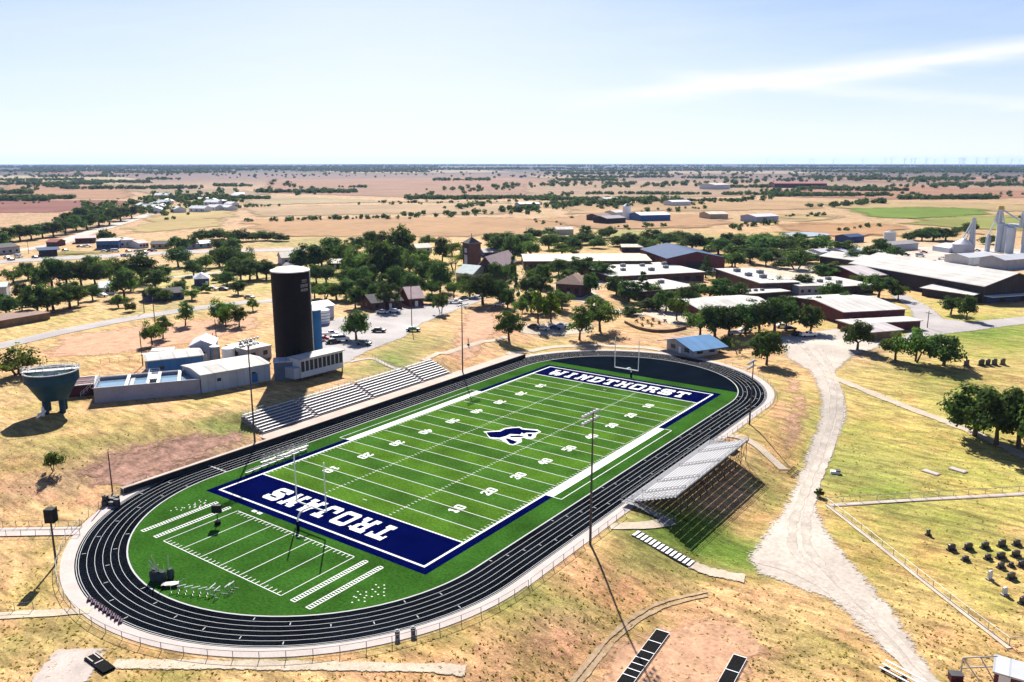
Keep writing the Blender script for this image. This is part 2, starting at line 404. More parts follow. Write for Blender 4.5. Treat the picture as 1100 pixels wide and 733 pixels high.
sheet('school_drive', pxs(950,371, 985,352, 975,330, 955,318, 972,316, 1000,330, 1015,343, 1040,346, 1100,340, 1140,335, 1140,343, 1045,356, 1010,360, 975,372), M_asph, .08, 3.0, .2, seg=3, fade=2.0)
strip('dirt_path', pxs(886,403, 930,420, 980,440, 1040,462, 1100,490, 1140,512), 3.2, M_path, .11, jit=.25, fade=True)
sheet('parking_lot', pxs(343,345, 395,338, 470,325, 515,316, 522,322, 490,334, 455,347, 436,362, 395,378, 372,391, 345,388), M_asph, .07, 2.5, .2, seg=3, fade=1.6)
strip('village_road', pxs(-60,385, 0,372, 60,358, 130,344, 200,333, 262,325, 330,318), 8, M_asph, .09)
strip('highway', pxs(-80,290, 0,281, 60,278, 140,274, 230,270, 330,268), 24, M_asph, .12, 6, fade=True, ns=.3)
strip('side_road', pxs(-40,274, 20,270, 60,263, 95,250, 130,240, 165,229), 15, M_gravel, .13, 8, fade=True, ns=.3)
strip('lane', pxs(120,302, 190,298, 240,292, 300,283), 8, M_path, .1, 4, fade=True)
strip('farm_track', pxs(220,243, 250,238, 275,235), 6, mat('red_dirt',(.30,.17,.10)), .2, 10)
strip('walkway', pxs(455,387.5, 480,379, 512,369, 545,362), 2.0, M_path, .1)
strip('footpath', pxs(376,389, 400,384, 420,395, 432,400), 1.4, M_conc2, .1)
strip('footpath', pxs(545,381, 590,373, 640,371, 700,374, 745,384), 3.0, M_path, .1)
strip('footpath', pxs(742,607, 765,617, 800,622), 2.6, M_path, .12, jit=.2, fade=True)
strip('footpath', pxs(655,566, 690,567, 722,560), 2.2, M_path, .1)
strip('footpath', pxs(782,468, 806,472, 822,487, 842,505), 2.2, M_path, .12)
strip('footpath', pxs(122,713.5, 300,715, 500,721), 2.0, M_path, .08, jit=.12, fade=True)
strip('footpath', pxs(-40,667, 0,661, 60,659, 98,656), 1.6, M_path, .08, jit=.1)
sheet('concrete_pad', pxs(60,697, 117,697, 95,733, 80,760, 10,760, 30,733), M_conc2, .09, 1.5, .2, seg=2, fade=1.0)
for a in (0, 9):
    strip('tyre_track', pxs(590+a*1.2,760, 615+a,733, 640+a,700, 675+a,665, 715+a,644+a*.3, 760,636+a*.5), .6, mat('bare_dirt', (.33,.235,.145), .95, var=.25, scale=.8), .08, jit=.12, fade=True, ns=.8)
sheet('yard', pxs(560,349, 600,345, 640,349, 636,357, 600,361, 556,359), M_path, .07, 2.5, .3, seg=2, fade=3)
sheet('yard', pxs(600,299, 660,297, 640,312, 655,330, 700,336, 690,342, 640,332, 612,322, 588,318), M_path, .06, 3, .3, seg=3, fade=4)
sheet('school_yard', pxs(700,324, 760,330, 752,346, 720,350, 690,338), M_path, .06, 3, .3, seg=3, fade=4)
sheet('school_yard', pxs(780,288, 860,286, 940,290, 960,300, 900,304, 850,298, 780,299), M_path, .06, 4, .3, seg=5, fade=6)
sheet('grain_yard', pxs(930,268, 1000,264, 1110,268, 1110,292, 1040,290, 960,280), M_gravel, .06, 5, .3, seg=5, fade=10, ns=.2)
sheet('bare_soil', pxs(640,690, 700,672, 790,660, 830,690, 800,740, 700,760, 630,740), mat('pink_soil', (.40,.235,.145), .95, var=.2, scale=.4, var2=.2, scale2=2), .05, 2, .5, seg=2, fade=6, ns=.35)
sheet('bare_soil', pxs(70,508, 130,482, 200,464, 262,460, 270,474, 205,505, 140,531, 95,524), mat('eroded_soil', (.23,.13,.095), .95, var=.4, scale=.5, var2=.35, scale2=1.7), .05, 2, .8, seg=2, fade=9, ns=.5)
sheet('bare_soil', pxs(840,400, 862,410, 872,440, 862,480, 845,490, 838,460, 848,430), MATS['pink_soil'], .05, 1.5, .5, seg=2, fade=7, ns=.6)
sheet('bare_soil', pxs(500,335, 530,330, 540,352, 520,378, 495,392, 480,380), MATS['pink_soil'], .05, 2, .5, seg=2, fade=6, ns=.3)
sheet('bare_soil', pxs(60,360, 200,345, 270,336, 290,350, 200,372, 100,385, 40,385), MATS['pink_soil'], .05, 3, .5, seg=3, fade=12, ns=.2)
# far fields: each a real parcel lying on the plain
FIELDS = [
 ('stubble_field', (0.34,0.192,0.115), (0,199, 140,200, 150,214, 0,214)), ('stubble_field', (0.222,0.092,0.074), (-80,215, 146,215, 140,221, 60,229, -80,229)),
 ('pasture', (0.37,0.303,0.2), (-80,189, 110,188.5, 150,192, 140,198, -80,198)), ('hay_field', (0.414,0.311,0.141), (165,222, 240,214, 262,225, 250,243, 120,254, 150,240)),
 ('wheat_stubble', (0.407,0.244,0.13), (245,236.5, 420,233.5, 560,233, 640,236, 600,252, 470,256, 270,254)), ('pasture', (0.385,0.266,0.163), (255,223, 420,219.5, 560,221, 550,231, 400,231, 262,234)),
 ('ploughed_field', (0.296,0.174,0.122), (290,193, 520,190.5, 640,195, 620,212, 470,214, 275,207)), ('pasture', (0.37,0.289,0.178), (262,209, 420,216, 540,216, 560,219.5, 420,218, 256,221)),
 ('pasture', (0.326,0.222,0.148), (560,198, 690,194, 830,198, 820,210, 690,214, 560,212)), ('hay_field', (0.4,0.259,0.141), (600,216, 720,213, 900,217, 880,226, 700,228, 610,232)),
 ('red_field', (0.333,0.178,0.115), (830,204, 980,200, 1120,205, 1120,213, 960,215, 840,212)), ('hay_field', (0.385,0.281,0.141), (860,217, 1000,217, 1140,221, 1140,228, 900,226)),
 ('green_field', (0.141,0.215,0.026), (905,224, 1000,222.5, 1075,224, 1070,231, 1000,236, 920,236)), ('green_field', (0.244,0.252,0.067), (1000,233, 1140,229, 1140,250, 1030,247, 960,240)),
 ('bare_field', (0.414,0.237,0.122), (830,241, 905,238, 985,243, 975,254, 880,256, 820,250)), ('hay_field', (0.4,0.296,0.148), (800,231, 900,229, 910,236, 850,240, 790,240)),
 ('bare_field', (0.385,0.229,0.126), (560,236, 660,229, 780,231, 800,240, 740,246, 640,247)), ('pasture', (0.259,0.244,0.081), (60,270.5, 128,270.5, 128,276, 62,277)),
 ('ploughed_field', (0.2,0.111,0.089), (20,184, 140,184.5, 220,186.5, 60,188)), ('pasture', (0.311,0.244,0.17), (330,183.5, 520,183, 560,185.5, 380,186.5)), ('pasture', (0.326,0.252,0.178), (720,184, 900,184, 860,187, 700,187)),
 ('stubble_field', (0.311,0.192,0.141), (880,191, 1120,190, 1120,195, 940,196)), ('pasture', (0.311,0.229,0.141), (560,189, 700,188, 690,191, 580,192)), ('pasture', (0.296,0.222,0.148), (120,204,250,203,300,209,210,214)),
]
for i, (n, c, q) in enumerate(FIELDS):
    c = (c[0]*.66, c[1]*.66, c[2]*.62); m = mat('soil_%d' % i, c, .95, var=.16, scale=.012, spec=.05, var2=.12, scale2=.09)
    sheet(n, pxs(*q), m, .25+.02*i, 60, 6, seg=40, fade=40, ns=.03)
m = mat('pond_water', (.08,.16,.22), .05, var=.05, spec=.6)
struct(sheet('pond', pxs(838,252, 862,250.5, 888,252, 892,254, 865,255.8, 842,254.5), m, 0.9, 0))
# ------------------------------------------------------------------ stadium surfaces
def stadpts(r, z=0, n=40):
    P = []
    for i in range(n+1):
        t = math.pi*i/n; P.append((r*math.cos(t), YN+r*math.sin(t), z))
    for i in range(n+1):
        t = math.pi+math.pi*i/n; P.append((r*math.cos(t), YS+r*math.sin(t), z))
    return P
def ring(mb, r0, r1, z, mi=0, n=48):
    a, b = stadpts(r0, z, n), stadpts(r1, z, n); k = len(a)
    mb.add(a+b, [(i, k+i, k+(i+1) % k, (i+1) % k) for i in range(k)], mi)
def arc_ring(mb, r0, r1, z, t0, t1, cy, n=40):
    vs = []
    for i in range(n+1):
        t = t0+(t1-t0)*i/n
        vs += [(r0*math.cos(t), cy+r0*math.sin(t), z), (r1*math.cos(t), cy+r1*math.sin(t), z)]
    mb.add(vs, [(2*i, 2*i+1, 2*i+3, 2*i+2) for i in range(n)])
M_track = mat('track_rubber', (.0036,.0050,.0075), .95, var=.45, scale=.12, spec=0, var2=.3, scale2=2)
M_line = mat('white_line', (.36,.36,.36), .7, var=.05)
M_navy = mat('navy_turf', (.0006,.0018,.034), 1, var=.2, scale=.25, spec=0, var2=.15, scale2=7)
M_white = mat('white_turf', (.62,.62,.60), .9, var=.06, scale=.5, spec=.1)
def turf(name, c):
    return mat(name, c, 1, var=.28, scale=.13, spec=0, var2=.34, scale2=2.4, bump=.2)
M_t1 = turf('turf_dark', (.034,.088,.012)); M_t2 = turf('turf_light', (.050,.112,.012)); M_t3 = turf('turf_surround', (.024,.074,.010))
mb = MB(); ring(mb, 31.0, 38.0, 0.0); struct(mb.build('running_track', M_track))
mb = MB(); P = stadpts(31.0, 0.002, 60); mb.add(P, [tuple(range(len(P)))]); struct(mb.build('turf_surround', M_t3))
mb = MB()
for i in range(1, 6): ring(mb, 31+1.07*i, 31+1.07*i+.07, 0.008)
ring(mb, 37.42, 37.50, 0.008); ring(mb, 37.72, 37.82, .008)
for (ang, rr, s) in [(a, r, s) for s in (0, 1) for a in range(12, 170, 9) for r in range(6)]:
    if (ang*7+rr*5) % 4: continue
    t = R_(ang)+math.pi*(1-s); cy = YS if s == 0 else YN
    r0 = 31.25+1.07*rr; d = Vector((math.cos(t), math.sin(t), 0)); n = Vector((-d.y, d.x, 0)); o = Vector((0, cy, 0.008))
    mb.quad(*(o+d*(r0+q)+n*w for q, w in ((0,-.06),(.6,-.06),(.6,.06),(0,.06))))
for k in range(46):
    x = 31.4+1.07*(k % 6); y = -48+k*2.83
    mb.box(x-.25, x+.25, y, y+.12, .0065, .0085)
for sx in (-1,):     # start/finish grid on the west straight
    for k in range(6): mb.box(-37.2+1.07*k, -36.4+1.07*k, -49.2, -48.9, .0065, .0086)
struct(mb.build('track_lines', M_line))
mb = MB(); a, b = stadpts(30.75, 0, 48), stadpts(31.0, 0, 48)
mb2 = MB(); ring(mb2, 30.78, 31.02, .05)
k = len(a); mb2.add([(p[0],p[1],0) for p in b]+[(p[0]*1.0006,p[1]*1.0,.05) for p in b], [(i,(i+1)%k,k+(i+1)%k,k+i) for i in range(k)])
struct(mb2.build('track_kerb', M_line))
# north D: dark rubber apron behind the end zone
mb = MB(); P = []
t0 = math.asin((60.5-YN)/30.78)
for i in range(41):
    t = t0+(math.pi-2*t0)*i/40; P.append((30.7*math.cos(t), YN+30.7*math.sin(t), .010))
mb.add(P, [tuple(range(41))]); struct(mb.build('field_event_apron', mat('apron_rubber', (.0026,.0050,.0088), .95, var=.25, scale=.2, spec=0)))
# football field
X0, Y0, YG = 24.384, 54.864, 45.72
YD = .9144
mb = MB()
for i in range(20):
    y = -YG+i*5*YD
    mb.quad((-X0,y,.010),(X0,y,.010),(X0,y+5*YD,.010),(-X0,y+5*YD,.010), (i+1) % 2)
struct(mb.build('football_field', [M_t1, M_t2]))
mb = MB()
for s in (-1, 1):
    a, b = sorted((s*YG, s*Y0)); mb.quad((-X0,a,.010),(X0,a,.010),(X0,b,.010),(-X0,b,.010))
    a, b = sorted((s*Y0, s*(Y0+1.9))); mb.quad((-X0-1.9,a,.010),(X0+1.9,a,.010),(X0+1.9,b,.010),(-X0-1.9,b,.010))
    q = 25*YD
    for t in (-1, 1):
        a, b = sorted((s*X0, s*(X0+1.9))); c, d = sorted((t*q, t*Y0)); mb.quad((a,c,.010),(b,c,.010),(b,d,.010),(a,d,.010))
struct(mb.build('navy_border', M_navy))
mb = MB(); z = .016
def bar(x0, x1, y0, y1): mb.quad((x0,y0,z),(x1,y0,z),(x1,y1,z),(x0,y1,z))
for s in (-1, 1):
    bar(*sorted((s*(X0-.05), s*(X0+.38))), -Y0-.38, Y0+.38)
    bar(-X0+.05, X0-.05, *sorted((s*(Y0-.02), s*(Y0+.38))))
    q = 25*YD; bar(*sorted((s*(X0+.39), s*(X0+1.95))), -q, q)
    bar(*sorted((s*(X0+3.6), s*(X0+3.75))), -q, q)
    for t in (-1, 1): bar(*sorted((s*(X0+1.96), s*(X0+3.59))), t*q-.08, t*q+.08)
for i in range(21):
    y = -YG+i*5*YD; w = .15 if i in (0, 20) else .06
    bar(-X0+.06, X0-.06, y-w, y+w)
for i in range(1, 100):
    if i % 5 == 0: continue
    y = -YG+i*YD
    for x in (-X0+.15, -8.2, 7.6, X0-.75): bar(x, x+.6, y-.06, y+.06)
for i in range(1, 20):
    y = -YG+i*5*YD
    for x in (-8.0, 8.0):
        bar(x-.06, x+.06, y-.42, y-.09); bar(x-.06, x+.06, y+.09, y+.42)
for s in (-1, 1): bar(-.5, .5, s*(YG-3*YD)-.06, s*(YG-3*YD)+.06)
# practice grid on the south D
for i in range(7):
    x = -14.2+28.2*i/6; bar(x-.06, x+.06, -72.5, -58.9)
bar(-14.14, 13.94, -72.62, -72.5); bar(-14.14, 13.94, -58.9, -58.78)
for i in range(6):
    for j in range(1, 5):
        x = -14.2+28.2*(i+j/5)/6
        bar(x-.06, x+.06, -72.5, -71.7); bar(x-.06, x+.06, -59.7, -58.9)
for x in (-20.6, -17.0, 15.9, 19.0):
    bar(x, x+.12, -72.6, -58.8); bar(x+.85, x+.97, -72.6, -58.8)
    for k in range(30): bar(x+.13, x+.84, -72.6+k*.475, -72.6+k*.475+.18)
for cx_, cy_ in ((23.3,-63.2),(22.6,-66.0),(24.6,-64.6),(23.5,-67.2),(-22.4,-62.5),(-20.8,-60.6),(-23.2,-64.5),(-21.6,-62.0),(-22.6,-60.3)):
    for dx, dy in ((0,0),(.9,.25),(-.8,.3),(.2,.9),(-.3,-.9)): bar(cx_+dx-.12, cx_+dx+.12, cy_+dy-.1, cy_+dy+.1)
for x in (-12.3, -10.9): bar(x, x+1.0, -57.6, -56.95)
struct(mb.build('field_lines', M_white))
# block lettering: rows of full (#) and half (a b c d) cells, painted on the turf
GL = {
'T': ["########","########","#..##..#","...##...","...##...","...##...","...##...","..####..","..####.."],
'R': ["######b.","########",".##..##.",".##..##.",".#####d.",".#####b.",".##..##.","###..###","###..###"],
'O': ["a######b","########","##....##","##....##","##....##","##....##","##....##","########","c######d"],
'J': ["...#####","...#####",".....##.",".....##.",".....##.","##...##.","##...##.","#######.","c#####d."],
'A': ["..####..","..####..","..####..",".a#cd#b.",".##..##.",".######.",".######.","###..###","###..###"],
'N': ["###..###","####.###",".###b##.",".######.",".##c###.",".##.###.",".##.c##.","###..##.","###..##."],
'S': ["a######b","########","##....##","######b.","c######b",".c######","##....##","########","c######d"],
'W': ["####..####",".##....##.",".##....##.",".##.##.##.",".##.##.##.",".########.",".########.","..###.###.","..##..##.."],
'I': ["..####..","..####..","...##...","...##...","...##...","...##...","...##...","..####..","..####.."],
'D': ["######b.","#######b",".##..c##",".##...##",".##...##",".##...##",".##..a##","#######d","######d."],
'H': ["###..###","###..###",".##..##.",".######.",".######.",".##..##.",".##..##.","###..###","###..###"],
'0': ["a####b","##..##","##..##","##..##","##..##","##..##","c####d"], '1': [".a##..","a###..","..##..","..##..","..##..",".####.",".####."],
'2': ["a####b","##..##","...a##","..a#d.",".a#d..","######","######"], '3': ["a####b","##..##","....##","..###.","....##","##..##","c####d"],
'4': ["..a##.",".a###.","a#d##.","######","######","...##.","...##."], '5': ["######","##....","#####b","....##","....##","##..##","c####d"],
}
TRI = {'a': ((0,0),(1,0),(1,1)), 'b': ((0,0),(1,0),(0,1)), 'c': ((0,1),(1,0),(1,1)), 'd': ((0,0),(1,1),(0,1))}
def glyph(mb, ch, o, ux, uy, w, h, z):
    rows = GL[ch]; nr, nc = len(rows), len(rows[0]); cw_, chh = w/nc, h/nr
    def pt(i, j): return (o[0]+ux[0]*i*cw_+uy[0]*j*chh, o[1]+ux[1]*i*cw_+uy[1]*j*chh, z)
    for r, row in enumerate(rows):
        j = nr-1-r; i = 0
        while i < nc:
            c = row[i]
            if c == '#':
                k = i
                while k < nc and row[k] == '#': k += 1
                mb.add([pt(i,j),pt(k,j),pt(k,j+1),pt(i,j+1)], [(0,1,2,3)]); i = k; continue
            if c in TRI: mb.add([pt(i+a, j+b) for a, b in TRI[c]], [(0,1,2)])
            i += 1
def word(name, text, centre, ux, uy, h, pitch, w, z, m):
    mb = MB(); n = len(text)
    for k, ch in enumerate(text):
        ww = w*1.3 if ch == 'W' else w; a = (k-(n-1)/2)*pitch-ww/2-(.3 if ch == 'W' else 0)
        glyph(mb, ch, (centre[0]+ux[0]*a-uy[0]*h/2, centre[1]+ux[1]*a-uy[1]*h/2), ux, uy, ww, h, z)
    return struct(mb.build(name, m))
word('end_zone_lettering', 'TROJANS', (-1.3, -50.3), (-1,0), (0,-1), 5.0, 4.3, 3.45, .017, M_white)
word('end_zone_lettering', 'WINDTHORST', (-.3, 50.3), (1,0), (0,1), 5.3, 4.1, 3.4, .017, M_white)
for s in (-1, 1):
    for k, n in enumerate((10,20,30,40,50,40,30,20,10)):
        y = -YG+10*(k+1)*YD
        word('yard_number', str(n), (s*15.6, y), (0, s), (-s, 0), 2.1, 1.75, 1.35, .018, M_white)
# midfield emblem
def emblem():
    def poly(mb, pts, z):
        P = [G(500+a/9.1667, 430+b/9.1667, 0) for a, b in pts]
        mb.add([(p.x, p.y, z) for p in P], [tuple(range(len(P)))])
    w = MB(); n = MB()
    poly(w, [(172,311),(330,300),(385,275),(535,262),(570,279),(708,290),(746,312),(703,334),(688,370),(660,382),(612,384),(572,371),(547,377),(558,404),(548,416),(470,445),(427,437),(345,388),(240,375),(217,350),(206,328)], .0205)
    for q in ([(205,318),(242,314),(345,309),(392,285),(470,275),(530,272),(556,288),(690,300),(728,311),(690,322),(600,322),(575,334),(555,320),(540,341),(440,334),(400,354),(335,372),(245,366),(224,348)],
              [(392,378),(420,378),(515,412),(470,436),(435,430)], [(430,352),(530,348),(592,364),(562,367),(450,366)], [(608,332),(660,332),(650,362),(618,360)]):
        poly(n, q, .0245)
    struct(w.build('midfield_emblem_outline', M_white)); struct(n.build('midfield_emblem', M_navy))
emblem()
# concrete walk round the outside of the track, wall and apron on the west
mb = MB(); arc_ring(mb, 38.0, 39.9, .05, math.pi, 2*math.pi, YS, 60); mb.quad((38.0,YS,.05),(40.2,YS,.05),(39.6,YN,.05),(38.0,YN,.05))
arc_ring(mb, 38.0, 39.8, .05, 0, math.pi*.93, YN, 60)
struct(mb.build('concrete_walk', M_conc))
# ------------------------------------------------------------------ retaining wall + apron (west side)
mb = MB(); mb.box(-37.05, -36.7, -66, 60, -.1, 1.0)
tag(mb.build('retaining_wall', mat('dark_wall', (.025,.025,.025), .9, var=.2, scale=.5)), 'long low dark retaining wall along the west straight of the running track', 'wall')
mb = MB(); mb.box(-41.2, -37.06, -34, 60, -.1, .8); mb.box(-38.3, -37.06, -66, -34.001, -.1, .8); struct(mb.build('concrete_apron', mat('pink_concrete', (.42,.33,.28), .9, var=.12, scale=.3, var2=.08, scale2=3)))
# west grandstand: concrete terraces with long white bench boards
M_alu = mat('aluminium', (.20,.20,.21), .7, .1, var=.06, scale=.5)
M_seat = mat('bench_white', (.55,.54,.54), .6, .1, var=.06, scale=.6)
M_steel = mat('dark_steel', (.07,.07,.075), .6, .5, var=.15)
M_galv = mat('galvanised_steel', (.22,.23,.235), .6, .2, var=.1)
st = thing('grandstand', 'concrete terraced grandstand with long white bench rows in front of the press box', 'grandstand', (-41.2, 0, .75))
mb = MB(); NR = 8; y0, y1 = -32.5, 30.5
for i in range(NR):
    mb.box(-(i+1)*.92, -i*.92, y0, y1, -.4, .10+i*.36)
mb.build('terrace', mat('terrace_concrete', (.17,.16,.165), .9, var=.12, scale=.4), st)
AIS = (-17.5, 0.5, 19.0)
edges = [y0+.2]+[v for a in AIS for v in (a-.6, a+.6)]+[y1-.2]
for i in range(NR):
    mb = MB()
    for k in range(0, len(edges), 2):
        mb.box(-i*.92-.72, -i*.92-.34, edges[k], edges[k+1], .10+i*.36+.40, .10+i*.36+.45)
        n = max(2, int((edges[k+1]-edges[k])/3))
        for j in range(n):
            y = edges[k]+.3+(edges[k+1]-edges[k]-.6)*j/(n-1); mb.box(-i*.92-.58, -i*.92-.5, y-.04, y+.04, .10+i*.36, .10+i*.36+.40)
    mb.build('bench', M_seat, st)
for a in AIS:
    mb = MB()
    for i in range(NR): mb.box(-i*.92-.46, -i*.92-.005, a-.55, a+.55, .10+i*.36+.002, .10+i*.36+.18)
    mb.build('aisle_steps', M_conc, st)
def rail(mb, pts, h=1.05, r=.035, every=2.0, bars=(1.0,.5)):
    for a, b in zip(pts, pts[1:]):
        a, b = Vector(a), Vector(b)
        for q in bars: mb.tube(a+Vector((0,0,h*q)), b+Vector((0,0,h*q)), r)
        n = max(1, int((b-a).length/every))
        for i in range(n+1):
            p = a.lerp(b, i/n); mb.tube(p, p+Vector((0,0,h)), r)
    return mb
zt = .10+(NR-1)*.36
mb = MB(); rail(mb, [(-.1,y0,.1),(-NR*.92,y0,zt),(-NR*.92,y1,zt),(-.1,y1,.1)]); mb.build('railing', M_galv, st)
# handrail beside the footpath down from the press box
o = rail(MB(), [G(400,384), G(420,395), G(432,399.5)]).build('handrail', M_galv); tag(o, 'thin grey handrail beside the footpath north of the press box', 'handrail')
# east bleachers: raised aluminium stand on a steel frame
es = thing('bleachers', 'silver aluminium bleachers on a dark steel frame beside the east straight', 'bleachers', (39.3, 0, 0))
NB = 12; ya, yb = -18.0, 16.5; run, rise, zb = .68, .25, .75
def bz(i): return zb+i*rise
mb = MB()
for i in range(NB):
    mb.box(i*run+.0, i*run+.585, ya, yb, bz(i)-.05, bz(i)); mb.box(i*run+.64, i*run+.665, ya, yb, bz(i)+.0, bz(i)+rise-.06)
mb.box(-1.35, -.05, ya-1.2, yb+3.5, zb-.05, zb)
mb.build('foot_boards', M_alu, es)
aisles = (-14.2, -8.0, 1.5, 10.8)
for i in range(NB):
    mb = MB(); e = [ya]+[v for a in aisles for v in (a-.5, a+.5)]+[yb]
    for k in range(0, len(e), 2): mb.box(i*run+.36, i*run+.62, e[k], e[k+1], bz(i)+.38, bz(i)+.43)
    mb.build('seat_board', mat('seat_aluminium', (.36,.36,.37), .6, .05, var=.04, scale=.6), es)
for a in aisles:
    mb = MB()
    for i in range(NB):
        mb.tube((i*run+.2, a-.3, bz(i)+.9), (i*run+.75, a-.3, bz(i)+.98), .035); mb.tube((i*run+.2, a-.3, bz(i)), (i*run+.2, a-.3, bz(i)+.9), .035)
        mb.box(i*run+.62, i*run+.66, a-.5, a+.5, bz(i), bz(i)+rise)
    mb.build('aisle_rail', M_steel, es)
mb = MB(); nf = 13
for k in range(nf):
    y = ya+(yb-ya)*k/(nf-1)
    for i in (0, 4, 8, 11):
        x = i*run+.3; g = hz(39.3+x, y); mb.tube((x,y,g-.3), (x,y,bz(i)-.05), .06)
    mb.tube((.1,y,zb-.12), (NB*run-.1,y,bz(NB-1)-.12), .07)
    mb.tube((4*run,y,hz(42.2,y)+.2), (NB*run-.2,y,bz(NB-1)-.3), .045)
    if k < nf-1:
        y2 = ya+(yb-ya)*(k+1)/(nf-1); x = 11*run+.3
        mb.tube((x,y,hz(39.3+x,y)+.2), (x,y2,bz(11)-.2), .04); mb.tube((x,y2,hz(39.3+x,y2)+.2), (x,y,bz(11)-.2), .04)
for i in (0, 4, 8, 11): mb.tube((i*run+.3,ya,bz(i)-.2), (i*run+.3,yb,bz(i)-.2), .06)
mb.build('steel_frame', M_steel, es)
mb = MB(); x = NB*run; rail(mb, [(0,ya,bz(0)),(x,ya,bz(NB-1)),(x,yb,bz(NB-1)),(0,yb,bz(0))], 1.1, .03, 1.8, (1,.75,.5,.25)); mb.build('guard_rail', M_galv, es)
mb = MB(); rail(mb, [(-1.4,ya-1.2,zb),(-1.4,yb+3.5,zb)], 1.05, .03, 1.8); mb.build('front_rail', M_galv, es)
mb = MB(); mb.box(-.05, 1.2, ya-1.2, ya-.02, zb-.05, zb)
for k in range(1): mb.quad((1.2,ya-1.2,zb),(8.4,ya-1.9,hz(47.7,ya)+.15),(8.4,ya-.5,hz(47.7,ya)+.15),(1.2,ya-.05,zb))
rail(mb, [(-1.3,ya-1.25,zb),(1.2,ya-1.25,zb),(8.4,ya-1.95,hz(47.7,ya)+.15)], 1.0, .04, 1.4); rail(mb, [(1.2,ya-.1,zb),(8.4,ya-.45,hz(47.7,ya)+.15)], 1.0, .04, 1.4)
mb.build('access_ramp', M_alu, es)
mb = MB(); mb.box(0, 4.5, yb+.4, yb+4.2, zb-.25, zb-.05); rail(mb, [(0,yb+4.2,zb),(4.5,yb+4.2,zb),(4.5,yb+.5,zb)], 1.05, .035, .9, (1,.5)); rail(mb, [(0,yb+2.3,zb),(4.4,yb+2.3,zb)], 1.0, .035, .7)
mb.tube((4.2,yb+1,-2.4),(4.2,yb+1,zb-.2),.08); mb.tube((4.2,yb+3.9,-2.4),(4.2,yb+3.9,zb-.2),.08)
mb.build('landing', M_alu, es)
# small garden steps from track to lot
a, b = G(682,573), G(743,607); L = (b-a).length; n = 14
sf = thing('steps', 'white edged steps running down the grass bank from the track to the gravel lot', 'steps', (a.x, a.y, a.z), math.atan2(b.y-a.y, b.x-a.x))
mb = MB(); dz = (b.z-a.z)
for i in range(n):
    z = dz*(i+.0)/n+.12; x = L*i/n; mb.box(x+.02, x+L/n*.72, -.95, .95, z-.06, z)
mb.build('tread', M_seat, sf)
mb = MB()
for s in (-1, 1): mb.add([(0,s*1.02,.15),(L,s*1.02,dz+.15),(L,s*1.02,dz-.3),(0,s*1.02,-.3),(0,s*1.1,.15),(L,s*1.1,dz+.15),(L,s*1.1,dz-.3),(0,s*1.1,-.3)], [(0,1,2,3),(7,6,5,4),(0,4,5,1),(3,2,6,7),(0,3,7,4),(1,5,6,2)])
mb.add([(0,-.94,.02),(L,-.94,dz+.02),(L,.94,dz+.02),(0,.94,.02)], [(0,1,2,3)])
mb.build('stringer', M_steel, sf)
# ------------------------------------------------------------------ floodlight poles
def flood(base, top, name, label, face, n=6, group='floodlight poles round the track', bank=True):
    p = G(*base); h = height(p, top); r = thing(name, label, 'floodlight', (p.x,p.y,p.z), math.atan2(-p.x, p.y) if face is None else face, group)
    MB().tube((0,0,-.3),(0,0,h),.21,.10,10).build('pole', mat('pole_steel', (.09,.08,.075), .6, .3), r)
    if bank:
        c = MB()
        for k in range(2): c.tube((-2.3,.1,h-.3-1.1*k),(2.3,.1,h-.3-1.1*k),.07)
        c.build('crossarm', M_steel, r)
        for k in range(2):
            for j in range(n):
                x = -2.1+4.2*j/(n-1)
                MB().lathe([(.10,-.22),(.28,.10),(.28,.16)], 10).build('lamp', mat('lamp_housing', (.55,.56,.58), .4, .4), r, (x,.45,h-.3-1.1*k)).rotation_euler = (R_(-115),0,0)
    return r
for base, top, lab in (((274,478),363,'tall floodlight pole at the south end of the west stand'),((497,400.5),322,'tall floodlight pole north of the west stand'),
                       ((634,585),443,'tall nearest floodlight pole with twin lamp bars beside the steps'),((805,456),388,'tall floodlight pole north of the silver bleachers')):
    flood(base, top, 'floodlight_pole', lab, R_(90) if base[0] > 550 else R_(-90))
def speaker_pole(base, top, label, s=1.0):
    p = G(*base); h = height(p, top); r = thing('loudspeaker_pole', label, 'pole', (p.x,p.y,p.z), R_(35))
    MB().tube((0,0,-.3),(0,0,h-1.2*s),.17,.13,8).build('pole', M_steel, r)
    m = MB(); m.box(-.62*s,.62*s,-.35*s,.75*s,h-1.9*s,h); m.box(-.55*s,.55*s,-.4*s,-.351*s,h-1.8*s,h-.1*s); m.build('cabinet', mat('black_cabinet', (.02,.02,.022), .6), r)
    return r
speaker_pole((60.5,606),547,'short black pole with a fat black loudspeaker box at the south west track bend', 1.1)
o = MB().tube((0,0,-.3),(0,0,height(G(121,530),485)),.13,.09,8).build('post', M_steel, None, G(121,530)); tag(o, 'slim dark post behind the equipment heap at the track bend', 'post')
o = MB().tube((0,0,0),(0,0,2.2),.12,.12,8).box(-.3,.3,-.3,.3,0,.5).build('post', M_steel, None, G(503,371)); tag(o, 'short dark post on the path north of the west stand', 'post')
